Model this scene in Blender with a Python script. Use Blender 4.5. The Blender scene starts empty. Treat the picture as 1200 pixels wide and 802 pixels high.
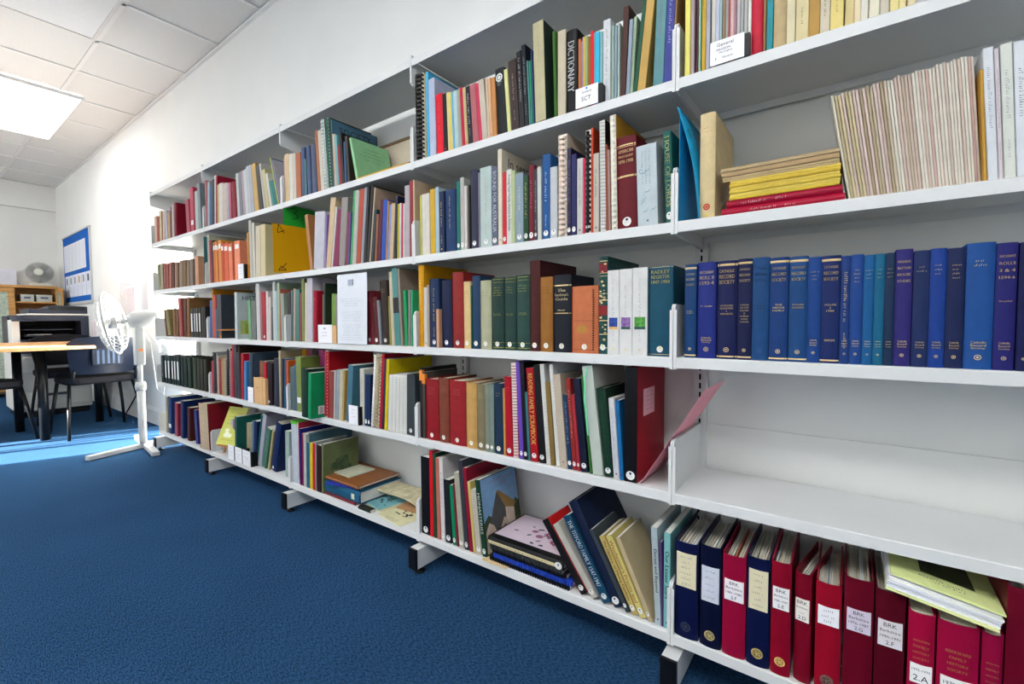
import bpy, math, random
from mathutils import Vector, Matrix
random.seed(7)
scene = bpy.context.scene
COL = scene.collection

# ---------------------------------------------------------------- camera
cam_d = bpy.data.cameras.new('camera'); cam = bpy.data.objects.new('camera', cam_d); COL.objects.link(cam)
cam_d.sensor_width = 36.0; cam_d.lens = 534.81 / 1200 * 36; cam_d.clip_start = 0.02; cam_d.clip_end = 100
_f = Vector((-0.59374666, 0.803366, -0.045475)); _r = Vector((0.80435028, 0.59412301, -0.00620275)); _u = Vector((-0.02203467, 0.04026069, 0.99894622))
M = Matrix.Identity(4)
for i in range(3):
    M[i][0] = _r[i]; M[i][1] = _u[i]; M[i][2] = -_f[i]
M[0][3], M[1][3], M[2][3] = 0.3345, -1.0937, 0.8977
cam.matrix_world = M
scene.camera = cam

# ---------------------------------------------------------------- exposure, world, daylight
vs = scene.view_settings
vs.view_transform = 'Standard'; vs.look = 'None'; vs.gamma = 1.0; vs.use_curve_mapping = False
vs.exposure = 0.47
world = bpy.data.worlds.new('sky'); scene.world = world; world.use_nodes = True
bg = world.node_tree.nodes['Background']; bg.inputs[0].default_value = (0.86, 0.93, 1.0, 1); bg.inputs[1].default_value = 2.2

def lamp(name, kind, loc, direction, energy, size=None, color=(1, 1, 1), angle=None):
    d = bpy.data.lights.new(name, kind); d.energy = energy; d.color = color
    if size: d.shape = 'RECTANGLE'; d.size, d.size_y = size
    if angle is not None: d.angle = math.radians(angle)
    o = bpy.data.objects.new(name, d); COL.objects.link(o); o.location = loc
    o.rotation_euler = Vector(direction).to_track_quat('-Z', 'Z').to_euler()
    return o
YW = -3.25       # window wall
lamp('sun', 'SUN', (-5, -8, 4), (0.35, 1.0, -0.31), 62.0, angle=0.6, color=(1.0, 0.96, 0.88))
WINS_AND_FILLS = [(-5.78, -4.86, 0.6, 2.62), (-2.6, -1.2, 0.9, 2.45), (-0.6, 0.9, 0.9, 2.45), (-7.9, -6.5, 0.9, 2.45)]
for k, (a, b, c, d) in enumerate(WINS_AND_FILLS):
    e = (14, 10, 2.5, 15)[k]
    lamp('window_and_fill_light', 'AREA', ((a + b) / 2, YW - 0.12 if k == 0 else YW + 0.05, (c + d) / 2), (0, 1, -0.02), e, size=(b - a, d - c), color=(1.0, 0.965, 0.93))  # first is sky through the opening; the rest are added fill lamps

# ---------------------------------------------------------------- materials
def s2l(c): return c / 12.92 if c <= 0.04045 else ((c + 0.055) / 1.055) ** 2.4
def hexc(h, g=1.0):
    if g > 1.2: return tuple(min(0.9, 1.12 * s2l(int(h[i:i + 2], 16) / 255) ** 1.13) for i in (0, 2, 4)) + (1,)
    return tuple(min(0.93, s2l(int(h[i:i + 2], 16) / 255) * g) for i in (0, 2, 4)) + (1,)
MC = {}
def mat(hexv, rough=0.5, gain=1.0, var=0.1, scale=60, bump=0.0, metal=0.0, emit=0.0, alpha=1.0, coat=0.0, stretch=(1, 1, 1)):
    key = (hexv, rough, gain, var, scale, bump, metal, emit, alpha, coat, stretch)
    if key in MC: return MC[key]
    m = bpy.data.materials.new('mat_' + hexv); m.use_nodes = True
    nt = m.node_tree; b = nt.nodes['Principled BSDF']; c = hexc(hexv, gain)
    b.inputs['Base Color'].default_value = c; b.inputs['Roughness'].default_value = rough; b.inputs['Metallic'].default_value = metal; b.inputs['Specular IOR Level'].default_value = 0.2
    if coat: b.inputs['Coat Weight'].default_value = coat; b.inputs['Coat Roughness'].default_value = 0.15
    if alpha < 1: b.inputs['Alpha'].default_value = alpha
    if emit: b.inputs['Emission Color'].default_value = c; b.inputs['Emission Strength'].default_value = emit
    if var or bump:
        tc = nt.nodes.new('ShaderNodeTexCoord'); mp = nt.nodes.new('ShaderNodeMapping'); mp.inputs['Scale'].default_value = stretch
        n = nt.nodes.new('ShaderNodeTexNoise'); n.inputs['Scale'].default_value = scale; n.inputs['Detail'].default_value = 4
        nt.links.new(tc.outputs['Object'], mp.inputs[0]); nt.links.new(mp.outputs[0], n.inputs['Vector'])
        if var:
            r = nt.nodes.new('ShaderNodeMapRange'); r.inputs[1].default_value = 0.3; r.inputs[2].default_value = 0.7
            r.inputs[3].default_value = 1 - var; r.inputs[4].default_value = 1 + var
            x = nt.nodes.new('ShaderNodeVectorMath'); x.operation = 'SCALE'; x.inputs[0].default_value = c[:3]
            nt.links.new(n.outputs['Fac'], r.inputs[0]); nt.links.new(r.outputs[0], x.inputs['Scale'])
            nt.links.new(x.outputs[0], b.inputs['Base Color'])
        if bump:
            bp = nt.nodes.new('ShaderNodeBump'); bp.inputs['Strength'].default_value = bump; bp.inputs['Distance'].default_value = 0.002
            nt.links.new(n.outputs['Fac'], bp.inputs['Height']); nt.links.new(bp.outputs[0], b.inputs['Normal'])
    MC[key] = m; return m

WHITE = mat('d6d8d8', 0.38, var=0.015, scale=8)              # shelf enamel
WALLM = mat('e6e8e6', 0.85, var=0.02, scale=3, bump=0.12)
PAGES = mat('d8d0bc', 0.8, var=0.16, scale=9, stretch=(90, 1, 1))
PAGESW = mat('dcdad2', 0.8, var=0.12, scale=9, stretch=(90, 1, 1))
STICK = mat('e4e4e0', 0.4, var=0.02); GILT = mat('e0c48c', 0.4, var=0.1); BLACKP = mat('101216', 0.35, var=0.05)
WOODM = mat('c89558', 0.45, var=0.18, scale=7, stretch=(1, 1, 9)); CHROME = mat('a8acb0', 0.25, metal=0.8, var=0)
DARKM = mat('0c0d10', 0.8, var=0)

# ---------------------------------------------------------------- mesh helpers
class MB:
    """collects faces and links them as one mesh object"""
    def __init__(s): s.v = []; s.f = []; s.m = []; s.mats = []; s.sm = []
    def mi(s, m):
        if m not in s.mats: s.mats.append(m)
        return s.mats.index(m)
    def add(s, vs_, fs, m, smooth=False, mtx=None):
        o = len(s.v); i = s.mi(m)
        for v in vs_: s.v.append(tuple(mtx @ Vector(v)) if mtx else tuple(v))
        for f in fs: s.f.append([o + k for k in f]); s.m.append(i); s.sm.append(smooth)
        return s
    def box(s, x0, x1, y0, y1, z0, z1, m, mtx=None):
        return s.add([(x0, y0, z0), (x1, y0, z0), (x1, y1, z0), (x0, y1, z0), (x0, y0, z1), (x1, y0, z1), (x1, y1, z1), (x0, y1, z1)],
              [(3, 2, 1, 0), (4, 5, 6, 7), (0, 1, 5, 4), (1, 2, 6, 5), (2, 3, 7, 6), (3, 0, 4, 7)], m, False, mtx)
    def prism(s, poly, a0, a1, m, axis=0, smooth=False, mtx=None, caps=True):
        """extrude 2D polygon along axis; poly gives the other two coordinates"""
        n = len(poly); vs_ = []
        for a in (a0, a1):
            for p, q in poly:
                vs_.append({0: (a, p, q), 1: (p, a, q), 2: (p, q, a)}[axis])
        fs = [(i, (i + 1) % n, n + (i + 1) % n, n + i) for i in range(n)]
        if caps: fs += [tuple(range(n))[::-1], tuple(range(n, 2 * n))]
        return s.add(vs_, fs, m, smooth, mtx)
    def tube(s, pts, r, m, n=8, smooth=True, r2=None):
        pts = [Vector(p) for p in pts]; rings = []; vs_ = []
        for i, p in enumerate(pts):
            t = (pts[min(i + 1, len(pts) - 1)] - pts[max(i - 1, 0)]).normalized()
            a = t.orthogonal().normalized() if i == 0 else (a - t * a.dot(t)).normalized()
            b = t.cross(a); rr = r if r2 is None else r + (r2 - r) * i / (len(pts) - 1)
            for k in range(n):
                w = 2 * math.pi * k / n; vs_.append(p + (a * math.cos(w) + b * math.sin(w)) * rr)
        fs = [(i * n + k, i * n + (k + 1) % n, (i + 1) * n + (k + 1) % n, (i + 1) * n + k) for i in range(len(pts) - 1) for k in range(n)]
        fs += [tuple(range(n))[::-1], tuple(range((len(pts) - 1) * n, len(pts) * n))]
        return s.add(vs_, fs, m, smooth)
    def disc(s, c, rx, ry, m, n=16, u=(1, 0, 0), v=(0, 0, 1)):
        c, u, v = Vector(c), Vector(u), Vector(v)
        return s.add([c + u * rx * math.cos(2 * math.pi * k / n) + v * ry * math.sin(2 * math.pi * k / n) for k in range(n)], [tuple(range(n))], m)
    def ring(s, c, r0, r1, m, n=20, u=(1, 0, 0), v=(0, 0, 1)):
        c, u, v = Vector(c), Vector(u), Vector(v)
        vs_ = [c + (u * math.cos(2 * math.pi * k / n) + v * math.sin(2 * math.pi * k / n)) * r for r in (r0, r1) for k in range(n)]
        return s.add(vs_, [(k, (k + 1) % n, n + (k + 1) % n, n + k) for k in range(n)], m)
    def lathe(s, prof, c, m, n=24, axis=(0, 0, 1), smooth=True):
        ax = Vector(axis).normalized(); a = ax.orthogonal().normalized(); b = ax.cross(a); c = Vector(c); vs_ = []
        for r, h in prof:
            for k in range(n):
                w = 2 * math.pi * k / n; vs_.append(c + ax * h + (a * math.cos(w) + b * math.sin(w)) * r)
        fs = [(i * n + k, i * n + (k + 1) % n, (i + 1) * n + (k + 1) % n, (i + 1) * n + k) for i in range(len(prof) - 1) for k in range(n)]
        fs += [tuple(range(n))[::-1], tuple(range((len(prof) - 1) * n, len(prof) * n))]
        return s.add(vs_, fs, m, smooth)
    def build(s, name, parent=None, loc=None, rot=None, kind=None, bevel=0):
        me = bpy.data.meshes.new(name); me.from_pydata(s.v, [], s.f)
        for m in s.mats: me.materials.append(m)
        me.polygons.foreach_set('material_index', s.m); me.polygons.foreach_set('use_smooth', s.sm); me.update()
        o = bpy.data.objects.new(name, me); COL.objects.link(o)
        if parent: o.parent = parent
        if loc: o.location = loc
        if rot: o.rotation_euler = rot
        if kind: o['kind'] = kind
        if bevel:
            b = o.modifiers.new('bevel', 'BEVEL'); b.width = bevel; b.segments = 2; b.limit_method = 'ANGLE'
        return o
def empty(name, loc=(0, 0, 0), rot=(0, 0, 0)):
    o = bpy.data.objects.new(name, None); COL.objects.link(o); o.location = loc; o.rotation_euler = rot; o.empty_display_size = 0.05; return o
def tag(o, label, cat, group=None, kind=None):
    o['label'] = label; o['category'] = cat
    if group: o['group'] = group
    if kind: o['kind'] = kind
    return o

# lettering --------------------------------------------------------
TM = {}
def text_geo(txt, size):
    """flat glyph outlines of txt, returned as (verts, faces, width, height) in the local xy plane, left-bottom at 0"""
    k = txt
    if k not in TM:
        c = bpy.data.curves.new('lettering', 'FONT'); c.body = txt; c.size = 1.0; c.resolution_u = 2
        o = bpy.data.objects.new('lettering', c); me = bpy.data.meshes.new_from_object(o)
        vs_ = [v.co.copy() for v in me.vertices]; fs = [tuple(p.vertices) for p in me.polygons]
        bpy.data.objects.remove(o); bpy.data.curves.remove(c); bpy.data.meshes.remove(me)
        x0 = min(v.x for v in vs_); x1 = max(v.x for v in vs_); y0 = min(v.y for v in vs_); y1 = max(v.y for v in vs_)
        TM[k] = ([(v.x - x0, v.y - y0) for v in vs_], fs, x1 - x0, y1 - y0)
    v, f, w, h = TM[k]
    return [(a * size, b * size) for a, b in v], f, w * size, h * size
def put_text(mb, txt, c, u, v, width=None, height=None, m=None, bold=False):
    """glyphs centred at c; u = reading direction, v = up; fitted into width x height"""
    vs_, fs, w, h = text_geo(txt, 1.0)
    sx = sy = min((width or 1e9) / w, (height or 1e9) / h)
    c, u, v = Vector(c), Vector(u), Vector(v)
    if bold: sy = min((height or sy * h) / h, sx * 1.5); sx = min((width or sx * w) / w, sy * 1.35)
    for dx in ((-.02, .02) if bold else (0,)):
        mb.add([c + u * ((a - w / 2 + dx) * sx) + v * ((b - h / 2) * sy) for a, b in vs_], fs, m)
def strokes(mb, c, u, v, length, height, m, seed):
    """a line of lettering too small to read: short strokes in word groups"""
    rnd = random.Random(seed); c, u, v = Vector(c), Vector(u), Vector(v)
    x = -length / 2; step = height * 0.75
    if step <= 0: return
    word = rnd.randint(3, 8)
    while x < length / 2 - step * .5:
        hh = height * rnd.choice((.65, .65, 1.0))
        a = step * .16; b = step * .62
        p = c + u * x - v * height / 2
        q = [p + u * a, p + u * b, p + u * b + v * hh, p + u * a + v * hh]
        if rnd.random() < .5:
            q2 = [p + u * a, p + u * (a + step * .2), p + u * (a + step * .2) + v * hh, p + u * a + v * hh]
            mb.add(q2, [(0, 1, 2, 3)], m)
            q3 = [p + u * a + v * hh * .8, p + u * b + v * hh * .8, p + u * b + v * hh, p + u * a + v * hh]; mb.add(q3, [(0, 1, 2, 3)], m)
        else:
            k = v * hh * rnd.choice((0, .4)); mb.add([q[0], q[1], q[1] + k + v * hh * .22, q[0] + k + v * hh * .22], [(0, 1, 2, 3)], m)
            mb.add([q[1] - u * step * .2, q[1], q[2], q[2] - u * step * .2], [(0, 1, 2, 3)], m)
        x += step; word -= 1
        if word == 0: x += step * .8; word = rnd.randint(3, 8)

# ================================================================ ROOM
YB = 0.27; XL = -8.37; XR = 2.4; ZC = 2.73
def struct(mb, name, parent=None): 
    o = mb.build(name, parent)
    o['kind'] = 'structure'
    return o
# carpet
cm = bpy.data.materials.new('carpet'); cm.use_nodes = True; nt = cm.node_tree; b = nt.nodes['Principled BSDF']; b.inputs['Roughness'].default_value = 1.0; b.inputs['Specular IOR Level'].default_value = 0.05
tc = nt.nodes.new('ShaderNodeTexCoord'); mp = nt.nodes.new('ShaderNodeMapping'); mp.inputs['Rotation'].default_value = (0, 0, 0.5); mp.inputs['Scale'].default_value = (.55, 2.2, 1)
n1 = nt.nodes.new('ShaderNodeTexNoise'); n1.inputs['Scale'].default_value = 170; n1.inputs['Detail'].default_value = 7; n1.inputs['Roughness'].default_value = 0.75
n2 = nt.nodes.new('ShaderNodeTexNoise'); n2.inputs['Scale'].default_value = 2.2; n2.inputs['Detail'].default_value = 3
cr = nt.nodes.new('ShaderNodeValToRGB'); e = cr.color_ramp.elements
e[0].position = 0.38; e[0].color = hexc('081e36'); e[1].position = 0.62; e[1].color = hexc('3c6896')
mx = nt.nodes.new('ShaderNodeVectorMath'); mx.operation = 'SCALE'; mr = nt.nodes.new('ShaderNodeMapRange'); mr.inputs[3].default_value = 0.8; mr.inputs[4].default_value = 1.15
bmp = nt.nodes.new('ShaderNodeBump'); bmp.inputs['Strength'].default_value = 0.9; bmp.inputs['Distance'].default_value = 0.006
nt.links.new(tc.outputs['Object'], mp.inputs[0]); nt.links.new(mp.outputs[0], n1.inputs['Vector']); nt.links.new(tc.outputs['Object'], n2.inputs['Vector'])
nt.links.new(n1.outputs['Fac'], cr.inputs[0]); nt.links.new(n2.outputs['Fac'], mr.inputs[0]); nt.links.new(cr.outputs[0], mx.inputs[0]); nt.links.new(mr.outputs[0], mx.inputs['Scale'])
nt.links.new(mx.outputs[0], b.inputs['Base Color']); nt.links.new(n1.outputs['Fac'], bmp.inputs['Height']); nt.links.new(bmp.outputs[0], b.inputs['Normal'])
struct(MB().box(XL - .1, XR + .1, YW - .1, YB + .1, -.08, 0, cm), 'floor')
struct(MB().box(XL - .1, XR + .1, YB, YB + .1, 0, ZC + .1, WALLM), 'wall_back')
struct(MB().box(XL - .1, XL, YW - .1, YB + .1, 0, ZC + .1, WALLM), 'wall_left')
struct(MB().box(XR, XR + .1, YW - .1, YB + .1, 0, ZC + .1, WALLM), 'wall_right')
wf = MB(); xs = WINS_AND_FILLS[:1]; x = XL - .1                      # window wall, pierced by the tall glazed opening; the others are unseen blinds, added to back the fill lamps
for a, b_, c, d in xs:
    wf.box(x, a, YW - .1, YW, 0, ZC + .1, WALLM); wf.box(a, b_, YW - .1, YW, 0, c, WALLM); wf.box(a, b_, YW - .1, YW, d, ZC + .1, WALLM); x = b_
wf.box(x, XR + .1, YW - .1, YW, 0, ZC + .1, WALLM)
struct(wf, 'wall_front')
for k, (a, b_, c, d) in enumerate(WINS_AND_FILLS):
    w = MB(); t = .045
    w.box(a, a + t, YW - .07, YW - .02, c, d, WHITE); w.box(b_ - t, b_, YW - .07, YW - .02, c, d, WHITE); w.box(a, b_, YW - .07, YW - .02, c, c + t, WHITE); w.box(a, b_, YW - .07, YW - .02, d - t, d, WHITE)
    w.box((a + b_) / 2 - .02, (a + b_) / 2 + .02, YW - .07, YW - .02, c, d, WHITE)
    if k:
        w = MB(); w.box(a, b_, YW + .001, YW + .02, c, d, WHITE); w.box(a - .03, b_ + .03, YW, YW + .035, d, d + .06, WHITE); w.box(a - .01, b_ + .01, YW, YW + .03, c - .03, c, WHITE)
    struct(w, 'window_%d' % (k + 1))  # only the first is an opening; the rest are added blinds out of view
# skirting, bulkhead and the two flat ridges on the wall behind the shelves
SK = mat('dfe2e4', 0.5, var=0.02)
struct(MB().prism([(YB, 0), (YB - .018, 0), (YB - .018, .12), (YB - .008, .15), (YB, .15)], XL, -3.62, SK), 'baseboard_back')
struct(MB().box(XL, XL + .018, YW, YB - .018, 0, .15, SK), 'baseboard_left')
struct(MB().box(XL, XL + .07, YW, YB, 2.41, ZC, WALLM), 'trim_1')
struct(MB().box(-1.8, XR, YB - .004, YB, .235, .605, WALLM), 'trim_2')
# ceiling: slab, grid bars, lay-in tiles one by one
ceil = struct(MB().box(XL - .1, XR + .1, YW - .1, YB + .1, ZC + .03, ZC + .13, WALLM), 'ceiling')
P = .575; gx = [-3.055 + P * k for k in range(-9, 10)]; gy = [-.235 - P * k for k in range(0, 6)]
gm = mat('e4e6e6', 0.5, var=0); gr = MB()
for g in gx:
    if XL < g < XR: gr.box(g - .011, g + .011, YW, YB, ZC - .004, ZC + .004, gm)
for g in gy:
    if g > YW: gr.box(XL, XR, g - .011, g + .011, ZC - .004, ZC + .0045, gm)
gr.prism([(YB, ZC - .012), (YB - .02, ZC - .012), (YB - .02, ZC), (YB, ZC)], XL, XR, gm)
gr.build('ceiling_grid', ceil)
TILE = mat('dcdedd', 0.95, var=0.03, scale=90, bump=0.25); cols = sorted([XL] + [g for g in gx if XL < g < XR] + [XR]); rws = [YB] + [g for g in gy if g > YW] + [YW]
LIT = [(-6.04, -4.66, -.69, -.09), (-2.48, -1.33, -2.535, -1.96), (0.395, 1.545, -2.535, -1.96), (-.755, .395, -1.96, -1.385), (-5.93, -4.78, -2.535, -1.96)]; UNLIT = [(-3.63, -2.48, -.81, -.235)]  # fourth lit panel is added, unseen, to brighten the near shelf tops
tc_ = {}
for i in range(len(cols) - 1):
    for j in range(len(rws) - 1):
        x0, x1, y0, y1 = cols[i] + .011, cols[i + 1] - .011, rws[j + 1] + .011, rws[j] - .011
        cx, cy = (x0 + x1) / 2, (y0 + y1) / 2
        if x1 - x0 < .02 or any(a < cx < b_ and c < cy < d for a, b_, c, d in LIT[1:] + UNLIT): continue
        k = (round(x1 - x0, 3), round(y1 - y0, 3)); hx, hy = k[0] / 2, k[1] / 2
        if k not in tc_:
            o = MB().box(-hx, hx, -hy, hy, 0, .012, TILE).build('ceiling_tile', ceil); tc_[k] = o
        else:
            o = tc_[k].copy(); COL.objects.link(o); o.parent = ceil
        o.location = (cx, cy, ZC + random.uniform(.003, .006))
lit = mat('f8fbff', 0.5, var=0, emit=15.0); lit0 = mat('f8fbff', 0.52, var=0, emit=4.5); unl = mat('e8ecee', 0.35, var=0.02)
for n, (a, b_, c, d) in enumerate(LIT + UNLIT):
    r = empty('ceiling_light', ((a + b_) / 2, (c + d) / 2, ZC - (.014 if n == 0 else 0))); hx, hy = (b_ - a) / 2 - .014, (d - c) / 2 - .014
    on = n < len(LIT)
    f = MB()
    for q in ((-hx, hx, -hy, -hy + .018), (-hx, hx, hy - .018, hy), (-hx, -hx + .018, -hy + .018, hy - .018), (hx - .018, hx, -hy + .018, hy - .018)): f.box(*q, -.014, .01, WHITE)
    f.build('frame', r)
    MB().box(-hx + .018, hx - .018, -hy + .018, hy - .018, -.01, .004, (lit0 if n == 0 else lit) if on else unl).build('diffuser', r)
    tag(r, ['lit white ceiling light panel at the left, blown out bright', 'lit ceiling light panel behind and left of the camera', 'lit ceiling light panel behind and right of the camera', 'added lit ceiling light panel just behind the camera, out of view', 'lit ceiling light panel far behind over the office corner', 'unlit ceiling light panel nearest the long wall, top left corner'][n], 'light', 'ceiling light panels')

# ================================================================ SHELVING
H = [0.135, 0.4831, 0.8097, 1.1281, 1.4545, 1.777]; L = 0.9; DEP = 0.248; GALV = mat('b8bcbe', 0.4, var=0.04)
BAYN = ['nearest bay', 'second-nearest bay', 'middle bay', 'fourth bay', 'far end bay']
SHN = {5: 'top shelf', 4: 'second shelf down', 3: 'third shelf down', 2: 'fourth shelf down', 1: 'bottom shelf'}
lip = .0248
def bracket(side):       # upright end plate of a shelf, rises above its surface
    m = MB(); x0, x1 = (0.0006, 0.0042) if side > 0 else (-0.0042, -0.0006)
    m.prism([(0.0, -lip - .004), (0.0, .118), (.007, .126), (DEP, .126), (DEP, -lip - .01)], x0, x1, WHITE)
    fx = (x0, x1 + .004) if side > 0 else (x0 - .004, x1)
    m.box(fx[0], fx[1], -.0008, .001, -lip - .004, .112, WHITE)
    return m
for bay in range(5):
    xl, xr = -L * bay, -L * (bay - 1)
    if bay == 0: xr = .9
    root = empty('shelving_bay', (xl, 0, 0))
    tag(root, 'white metal shelving bay of five shelves, ' + ['at the right, nearest the camera', 'second from the right', 'middle one of the five', 'fourth from the right', 'far left, beside the fan'][bay], 'shelving', 'bays of the long white bookcase')
    for s in range(5):
        z = H[s]; sh = MB(); w = L
        prof = [(0, z - lip), (0, z - .002), (.002, z), (DEP, z), (DEP, z - .02), (DEP - .0015, z - .02), (DEP - .0015, z - .0018), (.0025, z - .0018), (.0025, z - lip + .0015), (.014, z - lip + .0015), (.014, z - lip)]
        sh.prism(prof, .0045, w - .0045, WHITE)
        so = sh.build('shelf', root)
        for sd, xx in ((1, 0), (-1, w)):
            bo = bracket(sd).build('shelf_bracket', so, loc=(xx, 0, z))
    cz = H[5]; cp = MB(); cp.prism([(0, cz), (0, cz + lip), (.245, cz + lip), (.245, cz + lip - .003), (.0025, cz + lip - .003), (.0025, cz)], .0045, L - .0045, WHITE)
    co = cp.build('canopy', root)
    for sd, xx in ((1, 0), (-1, L)):
        x0, x1 = (0.0006, 0.0042) if sd > 0 else (-0.0042, -0.0006)
        MB().prism([(-.001, cz + lip + .012), (-.001, cz - .055), (.006, cz - .062), (.2, cz - .10), (DEP, cz - .10), (DEP, cz + lip - .004), (.02, cz + lip - .004), (.012, cz + lip + .012)], x0, x1, WHITE).build('canopy_bracket', co, loc=(xx, 0, 0))
    ends = [0] + ([L] if bay == 0 else [])
    for xx in ends:
        u = MB().box(xx - .017, xx + .017, DEP, YB - .0045, .02, 1.81, WHITE).build('upright', root)
        sl = MB()
        for k in range(68): 
            for q in (-.006,): sl.box(xx - .0025, xx + .0025, DEP - .0006, DEP + .002, .07 + k * .0254, .07 + k * .0254 + .016, DARKM)
        sl.build('slot_row', u, kind='stuff')
        ft = MB().box(xx - .012, xx + .026, -.028, YB - .005, .022, .092, WHITE).build('foot', root)
        MB().box(xx - .0125, xx + .0265, -.036, -.028, .020, .093, BLACKP).build('end_cap', ft)
        MB().lathe([(.02, 0), (.02, .006), (.006, .008), (.006, .03)], (xx + .007, .0, 0), BLACKP, 12).build('levelling_foot', ft)
        MB().lathe([(.02, 0), (.02, .006), (.006, .008), (.006, .03)], (xx + .007, .2, 0), BLACKP, 12).build('levelling_foot', ft)

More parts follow.
